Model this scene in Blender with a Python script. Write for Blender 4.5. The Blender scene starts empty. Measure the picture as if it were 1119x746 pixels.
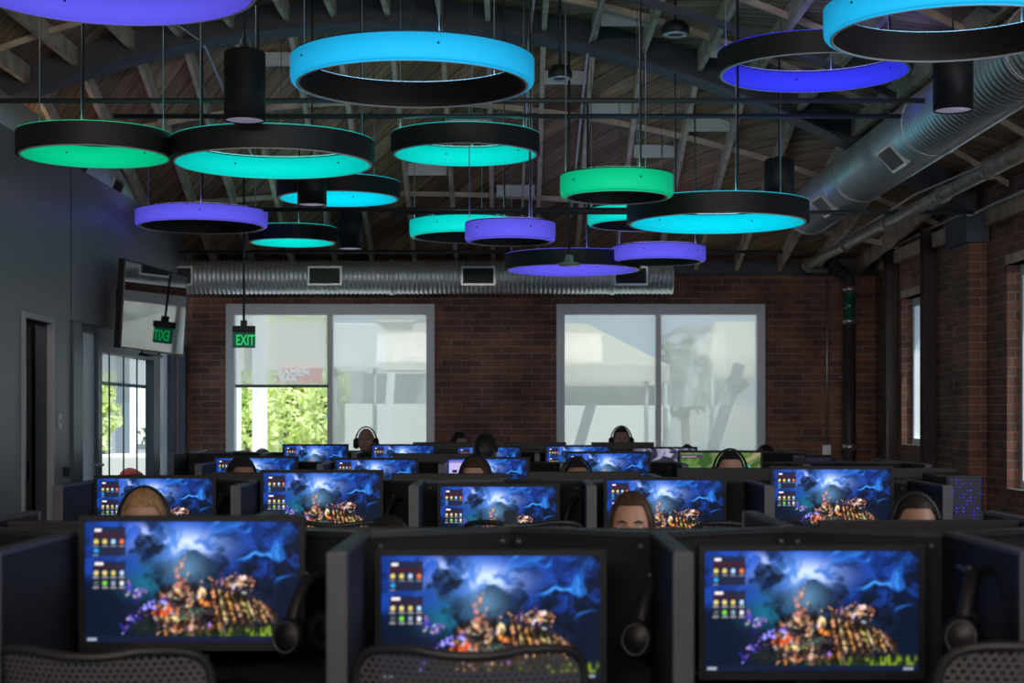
import bpy, bmesh, math, random
import numpy as np
from mathutils import Vector, Matrix

# ------------------------------------------------------------------ camera, sky, sun, exposure
SC = bpy.context.scene
COL = SC.collection
F = 1774.0            # focal length in pixels of the 1119 px wide frame
CX, HY = 559.5, 458.0 # vanishing point of the room depth
EYE = 1.42
PI = math.pi

cam_d = bpy.data.cameras.new('camera')
cam = bpy.data.objects.new('camera', cam_d)
COL.objects.link(cam)
cam.location = (0, 0, EYE)
cam.rotation_euler = (PI/2, 0, 0)
cam_d.sensor_width = 36.0
cam_d.lens = 36.0*F/1119.0
cam_d.shift_y = (HY-373.0)/1119.0
cam_d.clip_end = 300
cam_d.dof.use_dof = True
cam_d.dof.focus_distance = 10.0
cam_d.dof.aperture_fstop = 4.2
SC.camera = cam

SC.view_settings.view_transform = 'Standard'
SC.view_settings.look = 'None'
SC.view_settings.gamma = 1.0
SC.view_settings.use_curve_mapping = False
SC.view_settings.exposure = 0.0

world = bpy.data.worlds.new('daylight')
SC.world = world
world.use_nodes = True
wn = world.node_tree.nodes
wn['Background'].inputs['Color'].default_value = (0.62, 0.80, 1.0, 1)
wn['Background'].inputs['Strength'].default_value = 1.05

sun_d = bpy.data.lights.new('sun', 'SUN')
sun_d.energy = 7.6
sun_d.angle = math.radians(1.0)
sun_d.color = (1.0, 0.95, 0.86)
sun = bpy.data.objects.new('sun', sun_d)
COL.objects.link(sun)
sun.rotation_euler = Vector((0.45, -0.55, 1.2)).to_track_quat('Z', 'Y').to_euler()

def area(name, loc, aim, sx, sy, energy, color):
    d = bpy.data.lights.new(name, 'AREA')
    d.shape = 'RECTANGLE'; d.size = sx; d.size_y = sy
    d.energy = energy; d.color = color
    o = bpy.data.objects.new(name, d)
    COL.objects.link(o)
    o.location = loc
    o.rotation_euler = (Vector(aim)-Vector(loc)).to_track_quat('-Z', 'Y').to_euler()
    return o
# fill lights added out of view, beside the camera and high behind it
for i, yy in enumerate((1.0, 5.2)):
    area('side_fill', (3.66, yy, 2.3), (-1.5, yy+2.5, 3.4), 2.2, 1.3, 60, (0.88, 0.93, 1.0))
area('rear_fill', (-0.5, -2.9, 3.2), (-0.5, -0.2, 4.9), 5.0, 1.2, 440, (1.0, 0.90, 0.80))  # unseen fill aimed upward, added to brighten the roof
# hidden fill lights added above the grey wall to wash the roof boards
for yy in (9.5, 13.2):
    area('roof_fill', (-3.55, yy, 3.36) if yy < 0 else (-4.45, yy, 3.42), (-2.2, yy+1.2, 4.6), 0.8, 2.4, 14, (1.0, 0.84, 0.66))

# ------------------------------------------------------------------ materials
def mat(name, color, rough=0.6, metal=0.0, emit=None, es=1.0, noise=0.0, nscale=8.0, bump=0.0, bscale=40.0, spec=0.5):
    m = bpy.data.materials.new(name)
    m.use_nodes = True
    nt = m.node_tree
    b = nt.nodes['Principled BSDF']
    b.inputs['Base Color'].default_value = (*color, 1)
    b.inputs['Roughness'].default_value = rough
    b.inputs['Metallic'].default_value = metal
    b.inputs['Specular IOR Level'].default_value = spec
    if emit:
        b.inputs['Emission Color'].default_value = (*emit, 1)
        b.inputs['Emission Strength'].default_value = es
    if noise > 0 or bump > 0:
        tc = nt.nodes.new('ShaderNodeTexCoord')
    if noise > 0:
        n = nt.nodes.new('ShaderNodeTexNoise')
        n.inputs['Scale'].default_value = nscale
        n.inputs['Detail'].default_value = 5
        nt.links.new(tc.outputs['Object'], n.inputs['Vector'])
        r = nt.nodes.new('ShaderNodeMapRange')
        r.inputs['From Min'].default_value = 0.3; r.inputs['From Max'].default_value = 0.7
        r.inputs['To Min'].default_value = 1-noise; r.inputs['To Max'].default_value = 1+noise
        nt.links.new(n.outputs['Fac'], r.inputs['Value'])
        mx = nt.nodes.new('ShaderNodeVectorMath'); mx.operation = 'SCALE'
        mx.inputs[0].default_value = color
        nt.links.new(r.outputs['Result'], mx.inputs['Scale'])
        nt.links.new(mx.outputs['Vector'], b.inputs['Base Color'])
    if bump > 0:
        n2 = nt.nodes.new('ShaderNodeTexNoise')
        n2.inputs['Scale'].default_value = bscale
        n2.inputs['Detail'].default_value = 3
        nt.links.new(tc.outputs['Object'], n2.inputs['Vector'])
        bp = nt.nodes.new('ShaderNodeBump')
        bp.inputs['Strength'].default_value = bump
        bp.inputs['Distance'].default_value = 0.01
        nt.links.new(n2.outputs['Fac'], bp.inputs['Height'])
        nt.links.new(bp.outputs['Normal'], b.inputs['Normal'])
    return m

def brick_mat(name, axis, c1, c2, mortar):
    m = bpy.data.materials.new(name)
    m.use_nodes = True
    nt = m.node_tree
    b = nt.nodes['Principled BSDF']
    b.inputs['Roughness'].default_value = 0.85
    g = nt.nodes.new('ShaderNodeNewGeometry')
    s = nt.nodes.new('ShaderNodeSeparateXYZ')
    nt.links.new(g.outputs['Position'], s.inputs[0])
    c = nt.nodes.new('ShaderNodeCombineXYZ')
    ax = nt.nodes.new('ShaderNodeMath'); ax.operation = 'ADD'
    nt.links.new(s.outputs['X'], ax.inputs[0]); nt.links.new(s.outputs['Y'], ax.inputs[1])
    nt.links.new(ax.outputs[0], c.inputs['X'])
    nt.links.new(s.outputs['Z'], c.inputs['Y'])
    wob = nt.nodes.new('ShaderNodeTexNoise'); wob.inputs['Scale'].default_value = 9.0
    nt.links.new(c.outputs[0], wob.inputs['Vector'])
    wv = nt.nodes.new('ShaderNodeVectorMath'); wv.operation = 'MULTIPLY_ADD'
    wv.inputs[1].default_value = (0.012, 0.012, 0)
    nt.links.new(wob.outputs['Color'], wv.inputs[0]); nt.links.new(c.outputs[0], wv.inputs[2])
    t = nt.nodes.new('ShaderNodeTexBrick')
    t.inputs['Scale'].default_value = 1.0
    t.inputs['Brick Width'].default_value = 0.205
    t.inputs['Row Height'].default_value = 0.070
    t.inputs['Mortar Size'].default_value = 0.006
    t.inputs['Mortar Smooth'].default_value = 0.3
    t.inputs['Bias'].default_value = 0.0
    t.inputs['Color1'].default_value = (*c1, 1)
    t.inputs['Color2'].default_value = (*c2, 1)
    t.inputs['Mortar'].default_value = (*mortar, 1)
    nt.links.new(wv.outputs[0], t.inputs['Vector'])
    n = nt.nodes.new('ShaderNodeTexNoise'); n.inputs['Scale'].default_value = 2.2; n.inputs['Detail'].default_value = 8
    nt.links.new(g.outputs['Position'], n.inputs['Vector'])
    r = nt.nodes.new('ShaderNodeMapRange')
    r.inputs['From Min'].default_value = 0.3; r.inputs['From Max'].default_value = 0.7
    r.inputs['To Min'].default_value = 0.6; r.inputs['To Max'].default_value = 1.35
    nt.links.new(n.outputs['Fac'], r.inputs['Value'])
    mx = nt.nodes.new('ShaderNodeVectorMath'); mx.operation = 'SCALE'
    nt.links.new(t.outputs['Color'], mx.inputs[0]); nt.links.new(r.outputs['Result'], mx.inputs['Scale'])
    nt.links.new(mx.outputs['Vector'], b.inputs['Base Color'])
    bp = nt.nodes.new('ShaderNodeBump'); bp.inputs['Strength'].default_value = 0.6; bp.inputs['Distance'].default_value = 0.01
    inv = nt.nodes.new('ShaderNodeMath'); inv.operation = 'SUBTRACT'; inv.inputs[0].default_value = 1.0
    nt.links.new(t.outputs['Fac'], inv.inputs[1]); nt.links.new(inv.outputs[0], bp.inputs['Height'])
    nt.links.new(bp.outputs['Normal'], b.inputs['Normal'])
    return m

def deck_mat():
    # diagonal roof boards: stripes along x+y with dark seams and a tone per board
    m = bpy.data.materials.new('diagonal_roof_boards')
    m.use_nodes = True
    nt = m.node_tree; b = nt.nodes['Principled BSDF']; b.inputs['Roughness'].default_value = 0.8
    g = nt.nodes.new('ShaderNodeNewGeometry')
    mp = nt.nodes.new('ShaderNodeMapping'); mp.inputs['Rotation'].default_value = (0, 0, math.radians(52))
    nt.links.new(g.outputs['Position'], mp.inputs['Vector'])
    s = nt.nodes.new('ShaderNodeSeparateXYZ'); nt.links.new(mp.outputs[0], s.inputs[0])
    d = nt.nodes.new('ShaderNodeMath'); d.operation = 'DIVIDE'; d.inputs[1].default_value = 0.14
    nt.links.new(s.outputs['Y'], d.inputs[0])
    fr = nt.nodes.new('ShaderNodeMath'); fr.operation = 'FRACT'; nt.links.new(d.outputs[0], fr.inputs[0])
    fl = nt.nodes.new('ShaderNodeMath'); fl.operation = 'FLOOR'; nt.links.new(d.outputs[0], fl.inputs[0])
    wn_ = nt.nodes.new('ShaderNodeTexWhiteNoise'); wn_.noise_dimensions = '1D'
    nt.links.new(fl.outputs[0], wn_.inputs['W'])
    seam = nt.nodes.new('ShaderNodeMapRange'); seam.inputs['From Min'].default_value = 0.0; seam.inputs['From Max'].default_value = 0.12
    seam.inputs['To Min'].default_value = 0.15; seam.inputs['To Max'].default_value = 1.0
    nt.links.new(fr.outputs[0], seam.inputs['Value'])
    tone = nt.nodes.new('ShaderNodeMapRange'); tone.inputs['To Min'].default_value = 0.65; tone.inputs['To Max'].default_value = 1.25
    nt.links.new(wn_.outputs['Value'], tone.inputs['Value'])
    n = nt.nodes.new('ShaderNodeTexNoise'); n.inputs['Scale'].default_value = 3.0; n.inputs['Detail'].default_value = 6
    st = nt.nodes.new('ShaderNodeMapping'); st.inputs['Scale'].default_value = (0.6, 9, 1)
    nt.links.new(mp.outputs[0], st.inputs['Vector']); nt.links.new(st.outputs[0], n.inputs['Vector'])
    cr = nt.nodes.new('ShaderNodeValToRGB')
    cr.color_ramp.elements[0].position = 0.3; cr.color_ramp.elements[0].color = (0.20, 0.115, 0.065, 1)
    cr.color_ramp.elements[1].position = 0.7; cr.color_ramp.elements[1].color = (0.43, 0.28, 0.17, 1)
    nt.links.new(n.outputs['Fac'], cr.inputs['Fac'])
    m1 = nt.nodes.new('ShaderNodeMath'); m1.operation = 'MULTIPLY'
    nt.links.new(seam.outputs[0], m1.inputs[0]); nt.links.new(tone.outputs[0], m1.inputs[1])
    mx = nt.nodes.new('ShaderNodeVectorMath'); mx.operation = 'SCALE'
    nt.links.new(cr.outputs['Color'], mx.inputs[0]); nt.links.new(m1.outputs[0], mx.inputs['Scale'])
    nt.links.new(mx.outputs[0], b.inputs['Base Color'])
    return m

def glass_mat(name, tint=(0.9, 0.96, 0.98), gloss=0.08):
    m = bpy.data.materials.new(name)
    m.use_nodes = True
    nt = m.node_tree
    nt.nodes.remove(nt.nodes['Principled BSDF'])
    out = nt.nodes['Material Output']
    t = nt.nodes.new('ShaderNodeBsdfTransparent'); t.inputs['Color'].default_value = (*tint, 1)
    g = nt.nodes.new('ShaderNodeBsdfGlossy'); g.inputs['Roughness'].default_value = 0.02
    mx = nt.nodes.new('ShaderNodeMixShader'); mx.inputs[0].default_value = gloss
    nt.links.new(t.outputs[0], mx.inputs[1]); nt.links.new(g.outputs[0], mx.inputs[2])
    nt.links.new(mx.outputs[0], out.inputs['Surface'])
    return m

def shade_mat(name, opacity, color=(0.85, 0.85, 0.82)):
    # solar shade cloth: part open weave, part translucent yarn
    m = bpy.data.materials.new(name)
    m.use_nodes = True
    nt = m.node_tree
    nt.nodes.remove(nt.nodes['Principled BSDF'])
    out = nt.nodes['Material Output']
    t = nt.nodes.new('ShaderNodeBsdfTransparent')
    d = nt.nodes.new('ShaderNodeBsdfDiffuse'); d.inputs['Color'].default_value = (*color, 1)
    tl = nt.nodes.new('ShaderNodeBsdfTranslucent'); tl.inputs['Color'].default_value = (*color, 1)
    mx0 = nt.nodes.new('ShaderNodeMixShader'); mx0.inputs[0].default_value = 0.6
    nt.links.new(d.outputs[0], mx0.inputs[1]); nt.links.new(tl.outputs[0], mx0.inputs[2])
    mx = nt.nodes.new('ShaderNodeMixShader'); mx.inputs[0].default_value = opacity
    nt.links.new(t.outputs[0], mx.inputs[1]); nt.links.new(mx0.outputs[0], mx.inputs[2])
    nt.links.new(mx.outputs[0], out.inputs['Surface'])
    return m

def perforated_mat(name, color, pitch=0.0165, hole=0.3):
    m = bpy.data.materials.new(name)
    m.use_nodes = True
    nt = m.node_tree
    b = nt.nodes['Principled BSDF']
    b.inputs['Base Color'].default_value = (*color, 1); b.inputs['Roughness'].default_value = 0.55
    out = nt.nodes['Material Output']
    tc = nt.nodes.new('ShaderNodeTexCoord'); s = nt.nodes.new('ShaderNodeSeparateXYZ')
    nt.links.new(tc.outputs['Object'], s.inputs[0])
    def M(op, a, bb=None):
        n = nt.nodes.new('ShaderNodeMath'); n.operation = op
        for i, v in enumerate((a, bb)):
            if v is None: continue
            if isinstance(v, (int, float)): n.inputs[i].default_value = v
            else: nt.links.new(v, n.inputs[i])
        return n.outputs[0]
    zr = M('DIVIDE', s.outputs['Z'], pitch*0.8)
    row = M('FLOOR', zr)
    off = M('MULTIPLY', M('MODULO', row, 2.0), 0.5)
    xr = M('ADD', M('DIVIDE', s.outputs['X'], pitch), off)
    fx = M('SUBTRACT', M('FRACT', xr), 0.5); fz = M('SUBTRACT', M('FRACT', zr), 0.5)
    dd = M('SQRT', M('ADD', M('MULTIPLY', fx, fx), M('MULTIPLY', fz, fz)))
    inside = M('LESS_THAN', dd, hole)
    t = nt.nodes.new('ShaderNodeBsdfTransparent')
    mx = nt.nodes.new('ShaderNodeMixShader')
    nt.links.new(inside, mx.inputs[0]); nt.links.new(b.outputs[0], mx.inputs[1]); nt.links.new(t.outputs[0], mx.inputs[2])
    nt.links.new(mx.outputs[0], out.inputs['Surface'])
    return m

def led_grid_mat(name, color, pitch=0.016, r=0.22, rows=None):
    m = bpy.data.materials.new(name)
    m.use_nodes = True
    nt = m.node_tree
    b = nt.nodes['Principled BSDF']
    b.inputs['Base Color'].default_value = (0.012, 0.013, 0.02, 1)
    tc = nt.nodes.new('ShaderNodeTexCoord'); s = nt.nodes.new('ShaderNodeSeparateXYZ')
    nt.links.new(tc.outputs['Object'], s.inputs[0])
    def M(op, a, bb=None):
        n = nt.nodes.new('ShaderNodeMath'); n.operation = op
        for i, v in enumerate((a, bb)):
            if v is None: continue
            if isinstance(v, (int, float)): n.inputs[i].default_value = v
            else: nt.links.new(v, n.inputs[i])
        return n.outputs[0]
    zr = M('DIVIDE', s.outputs['Z'], pitch); xr = M('DIVIDE', s.outputs['X'], pitch)
    fx = M('SUBTRACT', M('FRACT', xr), 0.5); fz = M('SUBTRACT', M('FRACT', zr), 0.5)
    dd = M('SQRT', M('ADD', M('MULTIPLY', fx, fx), M('MULTIPLY', fz, fz)))
    inside = M('LESS_THAN', dd, r)
    cell = nt.nodes.new('ShaderNodeCombineXYZ')
    nt.links.new(M('FLOOR', xr), cell.inputs[0]); nt.links.new(M('FLOOR', zr), cell.inputs[1])
    wn_ = nt.nodes.new('ShaderNodeTexWhiteNoise'); wn_.noise_dimensions = '2D'
    nt.links.new(cell.outputs[0], wn_.inputs['Vector'])
    p = M('POWER', wn_.outputs['Value'], 5.0)
    lo = M('ADD', M('MULTIPLY', p, 1.3), 0.05)
    e = M('MULTIPLY', inside, lo)
    b.inputs['Emission Color'].default_value = (*color, 1)
    nt.links.new(e, b.inputs['Emission Strength'])
    return m

def vc_emit(name, strength):
    m = bpy.data.materials.new(name)
    m.use_nodes = True
    nt = m.node_tree
    b = nt.nodes['Principled BSDF']
    b.inputs['Base Color'].default_value = (0.004, 0.004, 0.005, 1)
    b.inputs['Roughness'].default_value = 0.45
    b.inputs['Specular IOR Level'].default_value = 0.15
    a = nt.nodes.new('ShaderNodeAttribute'); a.attribute_name = 'picture'
    nt.links.new(a.outputs['Color'], b.inputs['Emission Color'])
    b.inputs['Emission Strength'].default_value = strength
    return m

M = dict(
    charcoal=mat('charcoal_laminate', (0.011, 0.012, 0.015), 0.5, noise=0.15, nscale=14, spec=0.3),
    charcoal2=mat('dark_partition_face', (0.010, 0.012, 0.016), 0.6, noise=0.2, nscale=10, spec=0.25),
    alu=mat('brushed_aluminium_edge', (0.085, 0.09, 0.105), 0.45, 0.5, noise=0.12, nscale=20),
    capstrip=mat('dark_anodised_cap', (0.06, 0.065, 0.075), 0.35, 0.6),
    black=mat('black_plastic', (0.006, 0.006, 0.008), 0.42, spec=0.35),
    blackmatte=mat('matte_black_metal', (0.012, 0.013, 0.016), 0.55),
    rubber=mat('black_rubber', (0.008, 0.008, 0.009), 0.8),
    cable=mat('dark_cable', (0.015, 0.017, 0.02), 0.5),
    steelcable=mat('steel_cable', (0.30, 0.33, 0.38), 0.4, 0.8),
    strut=mat('painted_strut', (0.06, 0.07, 0.085), 0.5, 0.4),
    conduit=mat('galvanised_conduit', (0.55, 0.56, 0.58), 0.35, 0.85),
    duct=mat('galvanised_spiral_duct', (0.93, 0.94, 0.96), 0.45, 0.8, noise=0.1, nscale=5),
    grille=mat('dark_duct_grille', (0.02, 0.022, 0.028), 0.5),
    pipe=mat('old_iron_pipe', (0.30, 0.27, 0.24), 0.5, 0.5, noise=0.3, nscale=12),
    brick=brick_mat('old_red_brick', 'X', (0.30, 0.125, 0.085), (0.155, 0.072, 0.060), (0.26, 0.23, 0.21)),
    deck=deck_mat(),
    rafter=mat('weathered_rafter', (0.52, 0.41, 0.31), 0.7, noise=0.35, nscale=6),
    paleboard=mat('pale_primed_board', (0.60, 0.60, 0.62), 0.6),
    chord=mat('dark_blue_truss_timber', (0.055, 0.065, 0.085), 0.6, noise=0.25, nscale=5),
    wallgrey=mat('grey_painted_wall', (0.30, 0.31, 0.35), 0.45, noise=0.05, nscale=2),
    wallblack=mat('dark_wall', (0.05, 0.05, 0.055), 0.7),
    floor=mat('sealed_concrete', (0.10, 0.10, 0.10), 0.45, noise=0.25, nscale=2, bump=0.1),
    frame_blue=mat('slate_blue_door_frame', (0.08, 0.10, 0.14), 0.4, 0.3),
    frame_lt=mat('pale_door_frame', (0.40, 0.41, 0.46), 0.4),
    frame_win=mat('white_window_frame', (0.74, 0.78, 0.85), 0.45),
    steelpost=mat('oxide_painted_steel', (0.065, 0.045, 0.048), 0.5, 0.2, noise=0.2),
    plate=mat('white_switch_plate', (0.6, 0.6, 0.6), 0.4),
    glass=glass_mat('window_glass'),
    frost=shade_mat('frosted_door_glass', 0.82, (0.50, 0.55, 0.60)),
    shade=shade_mat('solar_shade_cloth', 0.45, (0.94, 0.92, 0.86)),
    shadebar=mat('shade_bottom_bar', (0.16, 0.17, 0.19), 0.5),
    tvglass=mat('television_glass', (0.30, 0.31, 0.33), 0.03, 1.0),
    chairframe=mat('graphite_chair_frame', (0.020, 0.021, 0.025), 0.42),
    chairmesh=perforated_mat('woven_chair_mesh', (0.085, 0.088, 0.095)),
    seat=mat('chair_seat_cloth', (0.02, 0.02, 0.022), 0.8, bump=0.3, bscale=200),
    leds=led_grid_mat('blue_led_grille', (0.02, 0.03, 1.0)),
    green=mat('green_gauge_tube', (0.01, 0.12, 0.07), 0.2),
    downpipe=mat('dark_drain_pipe', (0.05, 0.045, 0.045), 0.5, noise=0.2),
    blueglow=mat('headset_glow_strip', (0.1, 0.3, 1.0), 0.4, emit=(0.25, 0.45, 1.0), es=0.9),
)
def skin(name, c): 
    m = mat(name, c, 0.5, noise=0.06, nscale=30)
    m.node_tree.nodes['Principled BSDF'].inputs['Subsurface Weight'].default_value = 0.05
    return m
SK_A = skin('fair_skin', (0.50, 0.29, 0.21)); SK_B = skin('tan_skin', (0.34, 0.19, 0.13)); SK_C = skin('brown_skin', (0.24, 0.13, 0.085))
def hairmat(name, c):
    m = mat(name, c, 0.45)
    nt = m.node_tree; b = nt.nodes['Principled BSDF']
    tc = nt.nodes.new('ShaderNodeTexCoord'); mp = nt.nodes.new('ShaderNodeMapping'); mp.inputs['Scale'].default_value = (1, 1, 0.06)
    n = nt.nodes.new('ShaderNodeTexNoise'); n.inputs['Scale'].default_value = 160; n.inputs['Detail'].default_value = 3
    nt.links.new(tc.outputs['Object'], mp.inputs[0]); nt.links.new(mp.outputs[0], n.inputs['Vector'])
    r = nt.nodes.new('ShaderNodeMapRange'); r.inputs['From Min'].default_value = 0.3; r.inputs['From Max'].default_value = 0.7
    r.inputs['To Min'].default_value = 0.55; r.inputs['To Max'].default_value = 1.5
    nt.links.new(n.outputs['Fac'], r.inputs['Value'])
    mx = nt.nodes.new('ShaderNodeVectorMath'); mx.operation = 'SCALE'; mx.inputs[0].default_value = c
    nt.links.new(r.outputs[0], mx.inputs['Scale']); nt.links.new(mx.outputs[0], b.inputs['Base Color'])
    bp = nt.nodes.new('ShaderNodeBump'); bp.inputs['Strength'].default_value = 0.4; bp.inputs['Distance'].default_value = 0.004
    nt.links.new(n.outputs['Fac'], bp.inputs['Height']); nt.links.new(bp.outputs['Normal'], b.inputs['Normal'])
    return m
H_BLACK = hairmat('black_hair', (0.014, 0.011, 0.010)); H_BROWN = hairmat('brown_hair', (0.060, 0.032, 0.020)); H_BLOND = hairmat('dark_blond_hair', (0.33, 0.20, 0.10))

# ------------------------------------------------------------------ mesh helpers
def px(x, y, d):
    """world point seen at photo pixel (x, y) at depth d"""
    return Vector(((x-CX)*d/F, d, EYE+(HY-y)*d/F))
def pxx(x, d): return (x-CX)*d/F
def pzz(y, d): return EYE+(HY-y)*d/F

class MB:
    def __init__(s): s.v = []; s.f = []; s.smooth = []
    def add(s, vs, fs, smooth=False):
        o = len(s.v)
        s.v += [tuple(v) for v in vs]
        s.f += [tuple(i+o for i in f) for f in fs]
        s.smooth += [smooth]*len(fs)
        return s
    def box(s, x0, x1, y0, y1, z0, z1, b=0.0):
        if b <= 0:
            vs = [(x, y, z) for x in (x0, x1) for y in (y0, y1) for z in (z0, z1)]
            fs = [(0, 1, 3, 2), (4, 6, 7, 5), (0, 4, 5, 1), (2, 3, 7, 6), (0, 2, 6, 4), (1, 5, 7, 3)]
            return s.add(vs, fs)
        bm = bmesh.new()
        r = bmesh.ops.create_cube(bm, size=1)
        bmesh.ops.scale(bm, vec=(x1-x0, y1-y0, z1-z0), verts=bm.verts)
        bmesh.ops.translate(bm, vec=((x0+x1)/2, (y0+y1)/2, (z0+z1)/2), verts=bm.verts)
        bmesh.ops.bevel(bm, geom=bm.edges[:], offset=b, segments=2, profile=0.6, affect='EDGES')
        return s.bm(bm)
    def bm(s, bm, smooth=False, mtx=None):
        bm.verts.index_update()
        s.add([(mtx @ v.co if mtx else v.co) for v in bm.verts], [[v.index for v in f.verts] for f in bm.faces], smooth)
        bm.free(); return s
    def beam(s, p0, p1, w, h, up=(0, 0, 1)):
        p0 = Vector(p0); p1 = Vector(p1); d = (p1-p0).normalized(); up = Vector(up)
        sx = d.cross(up)
        if sx.length < 1e-5: sx = d.cross(Vector((0, 1, 0)))
        sx.normalize(); uz = sx.cross(d).normalized()
        vs = []
        for p in (p0, p1):
            for a, b in ((-1, -1), (1, -1), (1, 1), (-1, 1)): vs.append(p+sx*a*w/2+uz*b*h/2)
        return s.add(vs, [(0, 1, 2, 3), (7, 6, 5, 4), (0, 4, 5, 1), (1, 5, 6, 2), (2, 6, 7, 3), (3, 7, 4, 0)])
    def tube(s, pts, r, seg=10, closed=False, caps=True):
        pts = [Vector(p) for p in pts]; n = len(pts)
        rs = r if isinstance(r, (list, tuple)) else [r]*n
        vs = []; prev = None
        for i, p in enumerate(pts):
            if closed: t = (pts[(i+1) % n]-pts[i-1])
            else: t = pts[min(i+1, n-1)]-pts[max(i-1, 0)]
            t.normalize()
            if prev is None:
                a = Vector((0, 0, 1)) if abs(t.z) < 0.9 else Vector((1, 0, 0))
                u = t.cross(a).normalized()
            else:
                u = (prev - t*prev.dot(t)).normalized()
            prev = u; w = t.cross(u)
            for k in range(seg):
                a = 2*PI*k/seg
                vs.append(p+(u*math.cos(a)+w*math.sin(a))*rs[i])
        fs = []
        for i in range(n if closed else n-1):
            j = (i+1) % n
            for k in range(seg):
                l = (k+1) % seg
                fs.append((i*seg+k, i*seg+l, j*seg+l, j*seg+k))
        if caps and not closed:
            fs.append(tuple(range(seg-1, -1, -1))); fs.append(tuple(range((n-1)*seg, n*seg)))
        return s.add(vs, fs, True)
    def lathe(s, prof, c=(0, 0, 0), seg=48, closed=True, axis='Z', smooth=True):
        """profile of (r, h) points, closed into a ring or open from axis to axis"""
        n = len(prof); vs = []
        for k in range(seg):
            a = 2*PI*k/seg; ca, sa = math.cos(a), math.sin(a)
            for r, h in prof:
                if axis == 'Z': p = (c[0]+r*ca, c[1]+r*sa, c[2]+h)
                elif axis == 'Y': p = (c[0]+r*ca, c[1]+h, c[2]+r*sa)
                else: p = (c[0]+h, c[1]+r*ca, c[2]+r*sa)
                vs.append(p)
        fs = []
        for k in range(seg):
            l = (k+1) % seg
            for i in range(n if closed else n-1):
                j = (i+1) % n
                fs.append((k*n+i, l*n+i, l*n+j, k*n+j))
        return s.add(vs, fs, smooth)
    def grid(s, P, smooth=True):
        """P: 2-d list of points"""
        a = len(P); b = len(P[0])
        fs = [(i*b+j, (i+1)*b+j, (i+1)*b+j+1, i*b+j+1) for i in range(a-1) for j in range(b-1)]
        return s.add([p for r in P for p in r], fs, smooth)
    def mesh(s, name):
        me = bpy.data.meshes.new(name)
        me.from_pydata(s.v, [], s.f)
        me.polygons.foreach_set('use_smooth', s.smooth)
        me.update()
        bm = bmesh.new(); bm.from_mesh(me)
        bmesh.ops.recalc_face_normals(bm, faces=bm.faces)
        bm.to_mesh(me); bm.free()
        return me
    def build(s, name, m, parent=None, bevel=0.0, auto=False):
        me = s.mesh(name)
        me.materials.append(m)
        o = bpy.data.objects.new(name, me)
        COL.objects.link(o)
        if parent: o.parent = parent
        if bevel > 0:
            md = o.modifiers.new('bevel', 'BEVEL'); md.width = bevel; md.segments = 2; md.limit_method = 'ANGLE'
        return o

def tag(o, label=None, cat=None, group=None, kind=None):
    if label: o['label'] = label
    if cat: o['category'] = cat
    if group: o['group'] = group
    if kind: o['kind'] = kind
    return o
def empty(name, loc, rz=0.0):
    o = bpy.data.objects.new(name, None); COL.objects.link(o)
    o.empty_display_size = 0.1
    o.location = loc; o.rotation_euler = (0, 0, rz)
    return o
def copy_tree(o, parent=None):
    c = o.copy(); COL.objects.link(c); c.parent = parent
    for ch in list(o.children): copy_tree(ch, c)
    return c
def struct(mb, name, m, parent=None, bevel=0.0):
    o = mb.build(name, m, parent, bevel); o['kind'] = 'structure'; return o
def icos(c, r, sub=2):
    bm = bmesh.new(); bmesh.ops.create_icosphere(bm, subdivisions=sub, radius=1)
    if not isinstance(r, (tuple, list)): r = (r, r, r)
    for v in bm.verts: v.co = Vector((v.co.x*r[0]+c[0], v.co.y*r[1]+c[1], v.co.z*r[2]+c[2]))
    return bm

# ------------------------------------------------------------------ the room shell
XL, XR, YB, YN = -3.3, 3.72, 16.6, -3.0      # left wall face, right wall face, far wall, near end
def arc(x): return 4.57-(x+1.05)**2/14.8     # underside of the bowstring truss chord
def roof(x, y):
    a = arc(x)+0.20
    if y <= 13.0: return a
    return a+(3.06-a)*min(1.0, (y-13.0)/3.6)

struct(MB().box(-6.2, 4.2, YN-0.2, YB+0.3, -0.1, 0), 'floor', M['floor'])
# brick wall at the far end with two large window openings
W1 = (pxx(247, YB), pxx(475, YB)); W2 = (pxx(608, YB), pxx(836, YB)); WT = pzz(332, YB); WB = 1.0
m = MB(); zt = 3.25
m.box(-3.44, W1[0], YB, YB+0.3, 0, zt); m.box(W1[1], W2[0], YB, YB+0.3, 0, zt); m.box(W2[1], XR+0.3, YB, YB+0.3, 0, zt)
for w in (W1, W2):
    m.box(w[0], w[1], YB, YB+0.3, 0, WB); m.box(w[0], w[1], YB, YB+0.3, WT, zt)
struct(m, 'wall_back', M['brick'])
# brick wall on the right
RWIN = ((9.6, 12.2, 0.9, 2.58), (14.7, 15.5, 1.18, 2.57))
m = MB(); prev = YN
for (a, b, z0, z1) in RWIN:
    m.box(XR, XR+0.3, prev, a, 0, 3.25); m.box(XR, XR+0.3, a, b, 0, z0); m.box(XR, XR+0.3, a, b, z1, 3.25); prev = b
m.box(XR, XR+0.3, prev, YB, 0, 3.25)
struct(m, 'wall_right', M['brick'])
struct(MB().box(XR-0.14, XR, 12.72, 13.2, 0, 2.98).box(XR-0.06, XR, 8.9, 9.3, 0, 3.0), 'trim_1', M['brick'])
# wall behind the camera
struct(MB().box(-6.2, 4.2, YN-0.2, YN, 0, 4.9), 'wall_front', M['wallblack'])
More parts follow.
